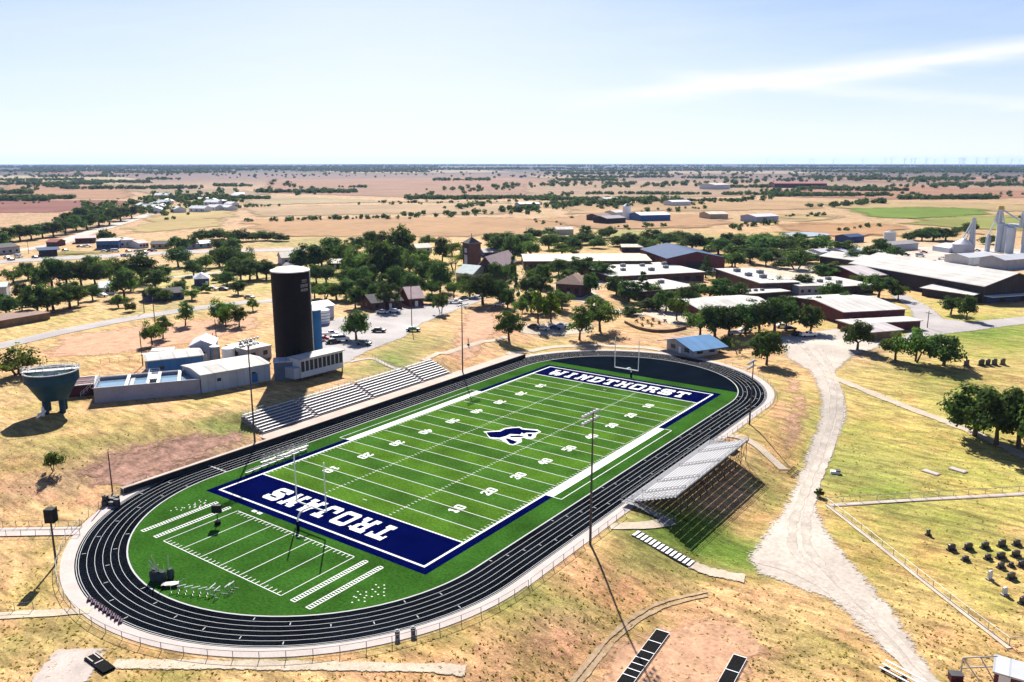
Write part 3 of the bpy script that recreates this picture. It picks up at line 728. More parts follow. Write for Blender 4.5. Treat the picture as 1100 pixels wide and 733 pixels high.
# ------------------------------------------------------------------ goalposts
def goal(y, s, label):
    r = thing('goal_post', label, 'goalpost', (0, y+s*2.9, 0))
    M = mat('goal_white', (.78,.78,.74), .5)
    m = MB(); pts = [(0,0,-.1),(0,0,1.6)]+[(0,-s*(1.45-1.45*math.cos(t)),1.6+1.45*math.sin(t)) for t in [math.pi/2*k/8 for k in range(1,9)]]+[(0,-s*2.9,3.05)]
    m.path(pts, .15, 10); m.build('gooseneck', M, r)
    MB().tube((-3.56,-s*2.9,3.05),(3.56,-s*2.9,3.05),.13,.13,8).build('crossbar', M, r)
    for x in (-3.56, 3.56): MB().tube((x,-s*2.9,3.05),(x,-s*2.9,11.4),.11,.10,8).build('upright', M, r)
    MB().lathe([(.26,0),(.26,1.3),(.2,1.5)],12).build('base_pad', M_navy, r)
goal(-Y0, -1, 'white goalpost standing behind the TROJANS end zone'); goal(Y0, 1, 'white goalpost standing behind the WINDTHORST end zone')
# ------------------------------------------------------------------ chain-link fence round the south and east of the track
def meshmat(name, c, a):
    m = bpy.data.materials.new(name); m.use_nodes = True; nt = m.node_tree; N = nt.nodes; L = nt.links
    b = N['Principled BSDF']; b.inputs['Base Color'].default_value = (*c, 1); b.inputs['Roughness'].default_value = .5; b.inputs['Metallic'].default_value = .4
    tc = N.new('ShaderNodeNewGeometry'); mp = N.new('ShaderNodeTexNoise'); mp.inputs['Scale'].default_value = 9; L.new(tc.outputs['Position'], mp.inputs['Vector'])
    r = N.new('ShaderNodeMapRange'); r.inputs['To Min'].default_value = a*.6; r.inputs['To Max'].default_value = a*1.4; L.new(mp.outputs['Fac'], r.inputs['Value'])
    L.new(r.outputs['Result'], b.inputs['Alpha']); return m
M_mesh = meshmat('chain_link', (.35,.35,.35), .10)
def chain_fence(pts, label, h=1.1, every=3.0, name='chain_link_fence', m=M_galv, mesh=True, r=.035):
    P = [Vector(p) for p in pts]; c = P[0].copy(); f = thing(name, label, 'fence', c); Q = [P[0]]; acc = 0
    for a, b in zip(P, P[1:]):
        n = max(1, round((b-a).length/every)); Q += [a.lerp(b, (i+1)/n) for i in range(n)]
    Q = [q-c for q in Q]; posts = None
    post_me = None
    for q in Q[:99]:
        if post_me is None:
            o = MB().tube((0,0,-.2),(0,0,h+.05),r*1.25).build('post', m, f, q); post_me = o
        else:
            o = post_me.copy(); COL.objects.link(o); o.parent = f; o.location = q
    t = MB()
    for a, b in zip(Q, Q[1:]): t.tube(a+Vector((0,0,h)), b+Vector((0,0,h)), r); t.tube(a+Vector((0,0,.12)), b+Vector((0,0,.12)), r*.7)
    t.build('top_rail', m, f)
    if mesh:
        t = MB()
        for a, b in zip(Q, Q[1:]): t.quad(a, b, b+Vector((0,0,h)), a+Vector((0,0,h)))
        t.build('mesh_panel', M_mesh, f)
    return f
arcp = [(40.3*math.cos(t), YS+40.3*math.sin(t), .03) for t in [math.pi+math.pi*k/40 for k in range(3, 41)]]
chain_fence(arcp, 'low chain link fence curving round the south bend of the track')
chain_fence([(40.3,YS+.6,.03),(40.2,-35.8,.03)], 'short straight run of chain link fence south of the steps')
chain_fence([(40.2,-34,.03),(40.1,-22,.03)], 'short chain link fence between the steps and the silver bleachers')
chain_fence([(39.9,22,.02),(39.8,50,.03)]+[(39.9*math.cos(t), YN+39.9*math.sin(t), .03) for t in [math.pi*k/40 for k in range(1, 16)]], 'low chain link fence round the north east track bend')
# footbridge-like rails at the left
for q, lab in (((0,567,88,566),'far rail of the pale walkway at the left of the track'),((0,577,86,575),'near rail of the pale walkway at the left of the track'),((0,657,36,655),'rail of the lower left footpath, nearest the track bend')):
    a, b = G(q[0]-25,q[1]), G(q[2],q[3]); chain_fence([a, b], lab, 1.1, 2.2, 'pipe_fence', mat('fence_grey', (.25,.24,.22), .6, .3), mesh=False)
strip('walkway', [G(-30,572.5), G(84,571)], 3.0, M_conc, .12)
chain_fence([G(108,391), G(128,389), G(150,387)], 'thin wire fence between the clarifier and the filter house', 1.3, 3.0, 'wire_fence', mat('fence_grey', (.25,.24,.22), .6, .3), mesh=False)
# navy windscreen on the west wall fence north part
a, b = G(486,404), G(560,381.5)
# ------------------------------------------------------------------ buildings
M_win = mat('window_glass', (.012,.016,.024), .35, 0, var=.3, scale=.3, spec=.25)
M_wht = mat('white_trim', (.72,.72,.70), .6, var=.05)
M_ac = mat('roof_unit_grey', (.25,.25,.26), .7, .2)
WM = {'brick': mat('dark_brick', (.100,.060,.050), .9, var=.15, scale=.5, var2=.12, scale2=5), 'maroon': mat('maroon_siding', (.125,.044,.042), .8, var=.12, scale=.4),
      'dark': mat('dark_wall_panel', (.05,.045,.045), .85, var=.12, scale=.4), 'white': mat('white_siding', (.66,.65,.62), .75, var=.06), 'cream': mat('cream_wall', (.52,.46,.36), .85, var=.1),
      'grey': mat('grey_metal_wall', (.36,.37,.40), .6, .2, var=.08, scale=.4), 'blue': mat('blue_metal_wall', (.045,.13,.30), .6, .1, var=.1, scale=.4), 'lilac': mat('lilac_metal_wall', (.34,.34,.44), .6, .2, var=.08),
      'brown': mat('brown_wood_wall', (.20,.13,.08), .9, var=.2, scale=.5), 'tan': mat('tan_wall', (.42,.33,.22), .9, var=.12), 'navy': mat('navy_wall', (.05,.07,.16), .7, var=.1), 'slate': mat('slate_blue_wall', (.10,.13,.19), .8, var=.12, scale=.4), 'steelblue': mat('pale_blue_metal_wall', (.33,.37,.42), .7, .0, var=.10, scale=.35)}
RM = {'white': mat('white_membrane_roof', (.43,.41,.385), .85, var=.14, scale=.12, var2=.08, scale2=1.2), 'pinkwhite': mat('pale_pink_roof', (.40,.36,.355), .7, var=.08, scale=.2), 'blue': mat('blue_metal_roof', (.022,.054,.125), .8, .0, var=.10, scale=.3),
      'sky': mat('sky_blue_metal_roof', (.09,.20,.36), .8, .0, var=.08, scale=.3), 'grey': mat('grey_shingle_roof', (.27,.25,.25), .9, var=.12, scale=.6), 'brown': mat('brown_shingle_roof', (.22,.15,.12), .9, var=.15), 'pink': mat('faded_pink_roof', (.50,.37,.35), .85, var=.12, scale=.5),
      'tin': mat('pale_tin_roof', (.43,.44,.47), .6, .1, var=.08, scale=.3), 'dark': mat('dark_shingle_roof', (.09,.085,.085), .9, var=.15), 'cream': mat('cream_metal_roof', (.42,.385,.30), .65, var=.08), 'maroon': mat('maroon_roof', (.24,.09,.08), .8, var=.12),
      'green': mat('pale_green_roof', (.45,.52,.50), .7, var=.1)}
for k, ax, wd in (('white',0,3.4),('cream',0,2.6),('pinkwhite',0,2.8),('tin',0,1.6),('blue',1,2.2),('sky',1,1.2),('grey',0,1.0)): seamed(RM[k], ax, wd)
for k in ('blue','steelblue','lilac','grey','white','maroon','dark'): seamed(WM[k], 0, 1.8, .07)
class Bld: pass
def building(name, label, cat, A, B, depth, h, roof='flat', rise=1.0, wm='brick', rm='white', over=.5, win=(0,0,0), ws=(1.4,1.3), hvac=(), group=None, door=None, base=.8, wz=None, par=0):
    if len(A) == 2: A = G(*A); B = G(*B)
    A, B = Vector(A), Vector(B); d = B-A; w = math.hypot(d.x, d.y); rz = math.atan2(d.y, d.x)
    z = min(A.z, B.z); r = thing(name, label, cat, (A.x, A.y, z), rz, group)
    wmat, rmat = WM[wm], RM[rm]
    m = MB()
    o = .003
    if roof == 'gx':
        pr = [(0,-base),(depth,-base),(depth,h),(depth/2,h+rise),(0,h)]
        m.add([(x,p[0],p[1]) for x in (0,w) for p in pr], [(0,1,2,3,4)[::-1],(5,6,7,8,9),(0,5,9,4)[::-1],(1,6,7,2)])
        for s in (0, 1): pass
    elif roof == 'gy':
        pr = [(0,-base),(w,-base),(w,h),(w/2,h+rise),(0,h)]
        m.add([(p[0],y,p[1]) for y in (0,depth) for p in pr], [(0,1,2,3,4),(9,8,7,6,5),(0,4,9,5),(1,6,7,2)])
    elif roof == 'shed':
        m.add([(0,0,-base),(w,0,-base),(w,depth,-base),(0,depth,-base),(0,0,h),(w,0,h),(w,depth,h+rise),(0,depth,h+rise)], [(0,1,5,4),(1,2,6,5),(2,3,7,6),(3,0,4,7)])
    else:
        m.box(0, w, 0, depth, -base, h)
    m.build('wall', wmat, r)
    m = MB(); t = .22
    def slab(a, b, c, dd):
        m.add([a,b,c,dd]+[(p[0],p[1],p[2]+t) for p in (a,b,c,dd)], [(0,3,2,1),(4,5,6,7),(0,1,5,4),(1,2,6,5),(2,3,7,6),(3,0,4,7)])
    e = over
    if roof == 'flat':
        m.box(-e, w+e, -e, depth+e, h+.004, h+.30)
    elif roof == 'gx':
        k = rise/(depth/2)
        slab((-e,-e,h-e*k+.01),(w+e,-e,h-e*k+.01),(w+e,depth/2,h+rise+.01),(-e,depth/2,h+rise+.01)); slab((w+e,depth+e,h-e*k+.01),(-e,depth+e,h-e*k+.01),(-e,depth/2+.005,h+rise+.01),(w+e,depth/2+.005,h+rise+.01))
    elif roof == 'gy':
        k = rise/(w/2)
        slab((-e,depth+e,h-e*k+.01),(-e,-e,h-e*k+.01),(w/2,-e,h+rise+.01),(w/2,depth+e,h+rise+.01)); slab((w+e,-e,h-e*k+.01),(w+e,depth+e,h-e*k+.01),(w/2+.005,depth+e,h+rise+.01),(w/2+.005,-e,h+rise+.01))
    elif roof == 'shed':
        k = rise/depth; slab((-e,-e,h-e*k+.01),(w+e,-e,h-e*k+.01),(w+e,depth+e,h+rise+e*k+.01),(-e,depth+e,h+rise+e*k+.01))
    elif roof == 'hip':
        q = min(w, depth)/2; a = (q, depth/2) if w > depth else (w/2, q); b = (w-q, depth/2) if w > depth else (w/2, depth-q)
        if abs(w-depth) < .5: a = b = (w/2, depth/2)
        vs = [(-e,-e,h+.01),(w+e,-e,h+.01),(w+e,depth+e,h+.01),(-e,depth+e,h+.01),(a[0],a[1],h+rise),(b[0]+.01,b[1]+.01,h+rise)]
        fs = [(0,1,5,4),(1,2,5),(2,3,4,5),(3,0,4),(3,2,1,0)] if w > depth else [(0,1,4),(1,2,5,4),(2,3,5),(3,0,4,5),(3,2,1,0)]
        m.add(vs, fs)
    ro = m.build('roof', rmat, r)
    if par and roof == 'flat':
        m = MB(); m.box(-e-.05,w+e+.05,-e-.05,-e+.2,h+.302,h+.302+par); m.box(-e-.05,-e+.2,-e+.202,depth+e,h+.302,h+.302+par); m.box(w+e-.2,w+e+.05,-e+.202,depth+e,h+.302,h+.302+par); m.build('parapet', wmat, ro)
    for (fx, fy, s) in hvac:
        q = MB(); s2 = s*.6; q.box(-s,s,-s2,s2,0,s*1.0); q.lathe([(s*.4,0),(s*.4,.18)], 10, c=(0,0,s*1.0)); zz = h+.30
        if roof == 'gx': zz = h+rise*(1-abs(fy-.5)*2)+.1
        if roof == 'gy': zz = h+rise*(1-abs(fx-.5)*2)+.1
        if roof == 'shed': zz = h+rise*fy+.1
        q.build('air_unit', M_ac, ro, (fx*w, fy*depth, zz))
    zc = wz if wz is not None else min(h*.55, 2.0)
    ww, wh = ws; pm = {}
    def window(x, y, ax):
        if ax not in pm:
            q = MB(); f = q.box(-ww/2,ww/2,-.05,.05,-wh/2,wh/2) if ax == 'x' else q.box(-.05,.05,-ww/2,ww/2,-wh/2,wh/2)
            pm[ax] = q.build('window', M_win, r, (x, y, zc)); return
        c = pm[ax].copy(); COL.objects.link(c); c.parent = r; c.location = (x, y, zc)
    for i in range(win[0]): window(w*(i+.5)/win[0], 0, 'x')
    for i in range(win[1]): window(0, depth*(i+.5)/win[1], 'y')
    for i in range(win[2]): window(w, depth*(i+.5)/win[2], 'y')
    if door is not None:
        for q in (door if isinstance(door, (list, tuple)) else (door,)):
            MB().box(w*q-.6,w*q+.6,-.06,.06,0,2.2).build('door', M_wht, r)
    b = Bld(); b.r, b.w, b.d, b.h, b.roof = r, w, depth, h, ro
    return b
# ---- school campus north of the track
building('school_building', 'long low white roofed brick school wing left of the blue roofed gymnasium', 'school', (563,290.5), (699,290), 32, 4.6, 'gx', 1.3, 'brick', 'cream', win=(14,0,3), ws=(3.2,1.5), door=(.35,.72))
b = building('gymnasium', 'big dark maroon gymnasium with blue metal gable roof', 'gymnasium', (716,291), (778,292), 46, 7.2, 'gy', 3.2, 'maroon', 'blue', over=.3, win=(0,4,0), ws=(2.5,1.2), wz=5, door=(.8,))
MB().box(b.w*.35,b.w*.62,-.35,-.01,1,5.4).build('mural_panel', WM['dark'], b.r)
building('school_building', 'wide flat white roofed school block in front of the long school wing', 'school', (657,305), (756,302), 40, 4.2, 'flat', 0, 'brick', 'white', hvac=[(.15,.7,1.3),(.28,.4,1.2),(.42,.75,1.3),(.55,.3,1.4),(.62,.7,1.2),(.78,.45,1.3),(.9,.75,1.3)], win=(8,0,2), ws=(3,1.4))
building('school_building', 'lower flat roofed school block with brick front, stepping down toward the shade trees', 'school', (688,323), (750,317), 26, 3.6, 'flat', 0, 'brick', 'pinkwhite', hvac=[(.3,.35,1.2),(.72,.6,1.3)], win=(5,3,0), ws=(2.4,1.3))
building('school_building', 'flat roofed school block with four roof units, right of the gymnasium', 'school', (816,316.5), (858,315.5), 48, 4.8, 'flat', 0, 'brick', 'white', hvac=[(.25,.45,1.5),(.45,.3,1.5),(.3,.75,1.5),(.75,.6,1.5)], win=(0,6,0), ws=(3,1.5))
building('covered_walkway', 'pale flat canopy on a dark base in front of the four unit school block', 'canopy', (800,323), (846,320), 9, 2.7, 'flat', 0, 'dark', 'white', over=.8, hvac=[(.4,.5,.8),(.55,.5,.8),(.25,.5,.7)])
building('school_building', 'small white annex joined to the right of the four unit school block', 'school', (858,318), (880,317), 26, 4.0, 'flat', 0, 'grey', 'white', win=(3,0,0), hvac=[(.5,.5,1)])
building('school_building', 'long school block with maroon gable end behind the round topped hedge trees', 'school', (752,344), (832,339), 24, 3.7, 'gx', 1.3, 'maroon', 'white', win=(8,2,0), ws=(1.8,1.2))
building('school_building', 'white roofed school block with stained brick front behind the round lollipop tree', 'school', (888,318), (938,315), 26, 3.6, 'flat', 0, 'dark', 'white', hvac=[(.25,.5,1.2),(.5,.3,1.2),(.6,.7,1.2)], win=(5,0,0), ws=(2,1.2))
building('school_building', 'white roofed maroon hall nearest the school drive, with a tall left gable', 'school', (905,349), (971,345), 34, 4.4, 'gx', 1.6, 'maroon', 'white', win=(7,3,0), ws=(2.4,1.2), door=(.12,))
building('covered_walkway', 'long white flat canopy with maroon fascia below the nearest maroon hall', 'canopy', (913,358), (988,353.5), 7, 2.9, 'flat', 0, 'maroon', 'white', over=.6)
building('storage_shed', 'low pale roofed shed tucked behind the row of trees beside the drive', 'shed', (934,366), (968,363), 8, 2.6, 'shed', .8, 'brown', 'pinkwhite')
building('school_building', 'pale lilac roofed hall with maroon gable, left of the long barn', 'school', (924,307), (990,305), 34, 4.6, 'gx', 2.4, 'maroon', 'pinkwhite', over=.3, win=(6,0,0), ws=(2,1.2), hvac=[(.45,.2,.8)])
b = building('barn', 'huge dark barn with broad white gable roof at the right edge', 'barn', (1055,326), (1122,321), 78, 7.0, 'gy', 4.6, 'dark', 'white', over=.8)
MB().box(.5,b.w-.5,-4.2,-.01,2.9,3.25).build('canopy', RM['green'], b.r); MB().box(2,9,-.09,-.01,0,2.8).box(12,20,-.09,-.01,0,2.8).build('roller_door', WM['navy'], b.r)
building('barn', 'lower white roofed barn running back left from the huge barn', 'barn', (1003,301), (1030,298), 70, 4.4, 'gy', 2.2, 'dark', 'white', over=.6)
building('shed', 'white lean-to roof shed with three roof vents in front of the huge barn', 'shed', (990,318), (1044,326), 16, 3.4, 'shed', 1.6, 'dark', 'white', over=.8, hvac=[(.35,.6,.5),(.6,.6,.5),(.75,.4,.5)])
def low_wall(pts, h, label, m, name='low_wall', w=.3):
    P = [G(*q) for q in pts]; Q = [P[0]]
    for a, b in zip(P, P[1:]): Q += [a.lerp(b, (i+1)/4) for i in range(4)]
    for _ in range(3): Q = [Q[0]]+[(Q[i-1]+Q[i]*2+Q[i+1])/4 for i in range(1, len(Q)-1)]+[Q[-1]]
    mb = MB(); vs = []
    for i, q in enumerate(Q):
        t = (Q[min(i+1, len(Q)-1)]-Q[max(i-1, 0)]); n = Vector((-t.y, t.x, 0)).normalized()*w/2; z = hz(q.x, q.y)
        vs += [(q.x-n.x,q.y-n.y,z-.3),(q.x+n.x,q.y+n.y,z-.3),(q.x+n.x,q.y+n.y,z+h),(q.x-n.x,q.y-n.y,z+h)]
    k = len(Q); fs = [(4*i+j,4*i+(j+1)%4,4*i+4+(j+1)%4,4*i+4+j) for i in range(k-1) for j in range(4)]+[(3,2,1,0),(4*k-4,4*k-3,4*k-2,4*k-1)]
    mb.add(vs, fs); return tag(mb.build(name, m), label, 'wall')
low_wall([(671,347),(682,353),(700,357),(722,357),(737,353)], .9, 'curved dark garden wall round the planting bed behind the north goalpost', WM['brown'])
low_wall([(676,337),(690,330),(706,331),(714,340)], .5, 'pale curved kerb wall at the back of the planting bed', M_conc)
for i, (x, y) in enumerate(((684,346),(690,344),(696,347),(702,345),(708,348),(714,346),(700,350),(690,350))):
    p = G(x, y); o = MB(); rr = random.Random(i)
    for k in range(26):
        a = rr.uniform(0,6.28); r = rr.uniform(0,.8); z = rr.uniform(.1,1.0); c = Vector((r*math.cos(a), r*math.sin(a), z)); u = Vector((rr.uniform(-1,1),rr.uniform(-1,1),rr.uniform(-1,1))).normalized()*.28; v = u.orthogonal().normalized()*.22
        o.add([c-u,c-v,c+u,c+v], [(0,1,2,3)])
    o = o.build('flowering_plant', mat('bloom', (.30,.13,.12), .9, var=.5, scale=1.3), None, p); tag(o, 'reddish low plant in the curved bed behind the north goalpost', 'plant', 'plants in the curved bed')  # low flowering plants of the bed, each a clump of separate leaf cards
# pavilion by the north bend
b = building('pavilion', 'small pavilion with sky blue metal roof beside the north track bend', 'pavilion', (716,375), (745,384.5), 9.5, 3.0, 'gy', 1.7, 'grey', 'sky', over=2.2, win=(2,0,2), ws=(2.2,1.3), door=(.5,))
# houses in the middle of the village
building('house', 'dark brown house with pyramid roof and lit corner windows beside the school wing', 'house', (597,318), (624,320), 15, 5.4, 'hip', 3.4, 'brick', 'brown', over=.9, win=(3,2,0), ws=(1.5,2.4), wz=2.6, door=(.5,))
b = building('church', 'church nave with steep pinkish gable roof beside the dark brick bell tower', 'church', (512,302), (531,303), 30, 6.5, 'gy', 5.0, 'brick', 'pink', over=.4, win=(1,4,0), ws=(1.2,2.6), wz=3.4)
building('church_hall', 'pale green roofed hall attached in front of the church nave', 'hall', (490,303), (508,305), 12, 4.4, 'gx', 3.2, 'cream', 'green', over=.4, win=(3,0,0))
p = G(507,292); ht = height(p, 257.5); t = thing('bell_tower', 'dark brick square bell tower with pale arched front and small cap', 'tower', p, R_(-24))
MB().box(-3.4,3.4,-3.4,3.4,-1,ht-2).build('shaft', WM['brick'], t); MB().box(-1.6,1.6,-3.5,-3.41,ht-13,ht-7.5).box(-1.2,1.2,-3.5,-3.41,ht-6.4,ht-4.2).build('louvre', mat('pale_louvre', (.42,.44,.54), .7), t)
m = MB(); m.box(-3.9,3.9,-3.9,3.9,ht-2,ht-1.4); m.add([(-3.4,-3.4,ht-1.4),(3.4,-3.4,ht-1.4),(3.4,3.4,ht-1.4),(-3.4,3.4,ht-1.4),(0,0,ht+1.4)], [(0,1,4),(1,2,4),(2,3,4),(3,0,4)]); m.tube((0,0,ht+1),(0,0,ht+3.2),.15); m.build('cap', RM['dark'], t)
building('house', 'maroon fronted house with steep mauve gable below the round dark church tree', 'house', (440,330), (455,329), 13, 3.4, 'gx', 3.4, 'maroon', 'pink', over=.6, win=(2,0,1), door=(.5,))
building('house', 'brown roofed house left of the mauve gabled house, half hidden by trees', 'house', (400,334), (432,331), 12, 3.0, 'gx', 2.2, 'brick', 'dark', over=.6, win=(3,1,0), door=(.6,))
building('house', 'house with dark gable behind the black silo', 'house', (303,285), (322,284), 12, 4, 'gx', 2.6, 'lilac', 'cream', win=(2,0,0))
building('house', 'small pale gabled house right behind the top of the black silo', 'house', (309,297), (323,296), 12, 3, 'gy', 2.4, 'lilac', 'grey', win=(2,0,0))
building('house', 'pale blue roofed house among the big trees right of the silo', 'house', (362,279), (382,278), 12, 3.2, 'hip', 2.4, 'grey', 'tin', win=(3,0,0))
building('house', 'white roofed house under trees beside the yellow lawn', 'house', (352,289), (372,288.5), 10, 2.9, 'gx', 1.6, 'brick', 'cream', win=(3,0,0), door=(.4,))
building('house', 'cream gabled house between the church and the round topped grove', 'house', (448,272), (464,271), 11, 3, 'gx', 2.0, 'cream', 'cream', win=(2,0,0))
building('house', 'low house with long white roof right of the bell tower', 'house', (520,277), (540,276), 12, 3, 'gx', 1.6, 'navy', 'white', win=(3,0,0))
building('house', 'small house with tin roof among shrubs north of the school wing', 'house', (668,271), (690,271), 12, 3, 'gx', 1.2, 'dark', 'cream', win=(2,0,0))
# ---- left village
building('house', 'white house with tin roof and carport among the left hand trees', 'house', (107,317), (124,316), 12, 3.0, 'gx', 1.8, 'white', 'tin', over=.6, win=(3,1,0), door=(.3,))
b = building('house', 'small blue house with a mast on its roof beside the lane', 'house', (209,308), (225,307), 10, 3.4, 'hip', 2.2, 'navy', 'tin', over=.5, win=(2,1,0), ws=(1.2,1.4), door=(.85,))
MB().tube((b.w/2,5,5),(b.w/2,5,9.6),.09).build('mast', M_steel, b.r)
building('house', 'low house with dark navy roof and blue end in tree shade below the lane', 'house', (160,325), (198,321), 10, 2.8, 'gx', 1.4, 'navy', 'dark', win=(3,0,0))
b = building('store', 'long blue front store with white roof beside the highway', 'store', (104,268), (128,267.5), 20, 5.2, 'flat', 0, 'blue', 'white', over=.3, win=(5,0,0), ws=(2.4,1.6))
building('store', 'white flat store right of the blue front store', 'store', (129,266), (146,265), 18, 4.6, 'flat', 0, 'white', 'white', over=.3, win=(3,0,0), hvac=[(.4,.5,1)])
building('store', 'dark roofed long store at the left edge of the highway', 'store', (-6,275), (22,272), 18, 4.4, 'gx', 1.6, 'grey', 'dark', win=(4,0,0))
building('shed', 'low mauve shed left of the blue front store', 'shed', (81,262), (103,261), 14, 3.6, 'gx', 1.0, 'brick', 'pink', win=(2,0,0))
building('canopy', 'blue grey fuel canopy standing on the pale highway forecourt', 'canopy', (44,276), (62,275), 14, 4, 'gx', .8, 'dark', 'blue', over=1.6)
building('sunken_building', 'long low brown sunken building beside the golden slope at far left', 'building', (-8,354), (54,343), 12, 2.2, 'flat', 0, 'brown', 'brown', over=.3)
building('shed', 'pale green shed at the left edge under trees', 'shed', (-6,322), (8,321), 10, 5.0, 'gx', 1.2, 'grey', 'green')
building('house', 'white roofed bungalow under the trees near the highway', 'house', (196,268), (228,266), 12, 3.0, 'gx', 1.3, 'steelblue', 'tin', win=(4,0,0))
building('house', 'grey roofed bungalow left of the blue store lot', 'house', (150,267), (160,266), 14, 3.2, 'gx', 1.6, 'white', 'pink', win=(3,0,0))
building('house', 'dark roofed bungalow on the highway shoulder right of the white store', 'house', (162,267.5), (182,267), 12, 3, 'gx', 1.5, 'tan', 'dark', win=(3,0,0))
building('shed', 'lone red brown roofed shed near the highway at far left', 'shed', (50,265), (61,265), 10, 3, 'gx', 1.5, 'brick', 'maroon')
# far settlement: small white houses among trees
rr = random.Random(11); fars = [(146,223),(153,226),(160,222),(163,228),(168,220),(176,219),(171,224),(203,228),(213,216),(219,221),(225,218),(228,224),(232,213),(236,219),(241,222),(247,213),(221,226),(236,226),(252,211),(166,213),(184,228)]
fp = None
for i, (px, py) in enumerate(fars):
    p = G(px, py); k = rr.uniform(.8, 1.25)
    lab = 'tiny pale house among the trees of the far left settlement'
    if fp is None:
        b = building('house', lab, 'house', p, p+Vector((16,-5,0)), 11, 3.6, 'gx', 2.2, 'white', 'tin', win=(3,0,0), group='houses of the far settlement'); fp = b.r; b.r.location = p
    else:
        c = copy_tree(fp); c.location = p; c.rotation_euler = (0,0,rr.uniform(-1,1)); c.scale = (k,k,k)
# farmsteads in the plain
for (a, b, d, h, w_, r_, lab, nm) in [((559,224),(580,223.5),18,5,'lilac','tin','lilac barn on the plain left of the far farmyard','barn'),((652,241),(672,240),20,5,'dark','grey','dark roofed shed at the front of the far farmyard','shed'),
      ((643,238),(657,237),16,5,'brick','brown','brown barn behind the front shed of the far farmyard','barn'),((688,238.5),(720,237.5),26,6,'blue','tin','long tin roofed barn with blue wall at the far farmyard','barn'),
      ((661,234),(678,233),16,5,'white','white','white barn beside tall pale silo at the far farmyard','barn'),((762,236),(782,235.5),22,5,'tan','cream','cream roofed barn out on the bare plain','barn'),((768,204),(784,203.5),40,9,'white','pinkwhite','pale pink barn far out on the plain','barn'),
      ((832,202),(888,202),40,9,'maroon','maroon','very long red barn far out on the plain','barn'),((812,239),(836,238),20,5,'lilac','tin','lilac shed right of the cream barn on the plain','shed'),((722,221.5),(742,221),20,5,'white','tin','white shed behind hedge trees on the plain','shed'),
      ((598,252.5),(616,252),14,4,'cream','white','low white shed in the green belt behind the school wing','shed'),((882,278),(899,276.5),12,3.6,'steelblue','tin','pale blue shed with white roof left of the yard trees','shed'),((908,279),(930,276.5),14,4.2,'lilac','tin','lilac gabled shed right of the pale blue shed','shed'),
      ((912,261),(928,260),12,4,'navy','blue','small navy shed behind the yard trees','shed'),((958,270),(986,268),12,4,'grey','grey','grey long shed in the grain yard','shed'),((1040,285),(1072,283),16,4,'white','tin','white store shed beneath the grain elevator','shed'),((1078,290),(1110,287),14,5,'grey','tin','grey tin shed in front of the grain silos','shed'),
      ((650,218),(668,217.6),20,5,'white','white','white shed on the plain behind the hedge','shed'),((842,262),(858,261),12,3.5,'white','white','small white hut among bushes beside the pond','hut'),((853,281),(876,279),14,3.4,'white','tin','low white hut behind the round yard tree','hut')]:
    building(nm, lab, nm, a, b, d, h, 'gx', h*.35, w_, r_, win=(0,0,0))
# ------------------------------------------------------------------ black standpipe tower and water works
p = G(318,398.5); p = p+Vector((p.x-CAM[0], p.y-CAM[1], 0)).normalized()*3.5; p.z = hz(p.x, p.y)
ht = height(p, 289.5); RS = 5.0
t = thing('standpipe', 'tall black cylindrical water tower with white roof behind the west stand', 'water tower', p, R_(28))
M_black = mat('black_tank_paint', (.0048,.0042,.0042), .65, 0, var=.55, scale=.22, spec=.13, var2=.15, scale2=1.5)
m = MB(); m.lathe([(RS,-.5),(RS,ht-.4)], 48); m.build('tank_shell', M_black, t, smooth=False)
m = MB(); m.lathe([(RS+.12,ht-.4),(RS+.12,ht-.1),(RS*.6,ht+.55),(.05,ht+.8)], 48); m.build('dome_roof', mat('white_paint', (.80,.80,.80), .5, var=.04), t)
m = MB()
for k in range(9): m.lathe([(RS+.02,2.2+k*2.7),(RS+.05,2.24+k*2.7),(RS+.05,2.3+k*2.7),(RS+.02,2.34+k*2.7)], 48, cap=False)
m.build('weld_rings', M_black, t)
# small pale lettering block near the top: rows of strokes curved round the shell
for row in range(3):
    for k in range(6):
        a0 = R_(-38)+k*.085; z0 = ht-3.1-row*1.2; rr_ = RS+.03
        if (row, k) in ((0,0),(0,5)): continue
        m = MB()
        for (u0,u1,v0,v1) in ((0,.018,0,.8),(.02,.058,.0,.16),(.02,.058,.33,.47),(.02,.058,.64,.8)) if (k+row) % 2 else ((0,.018,0,.8),(.045,.063,0,.8),(.02,.043,.64,.8)):
            P = [(rr_*math.cos(a0+u), rr_*math.sin(a0+u), z0+v) for u, v in ((u0,v0),(u1,v0),(u1,v1),(u0,v1))]; m.add(P, [(0,1,2,3)])
        m.build('painted_letter', mat('faded_white_paint', (.30,.28,.30), .8), t)
m = MB(); a0 = R_(-2)
for s in (-.22,.22): m.tube((RS+.35,s,0),(RS+.35,s,ht+.6),.04)
for k in range(int(ht/.6)): m.tube((RS+.35,-.22,.3+k*.6),(RS+.35,.22,.3+k*.6),.03)
m.build('ladder', mat('pale_metal', (.55,.58,.58), .5, .3), t)
for k in range(4): m = MB(); m.tube(((RS+.1)*math.cos(R_(112)),(RS+.1)*math.sin(R_(112)),ht-3-k*2.1),((RS+.1)*math.cos(R_(112)),(RS+.1)*math.sin(R_(112)),ht-2-k*2.1),.25); m.build('antenna', mat('white_paint', (.8,.8,.8)), t)
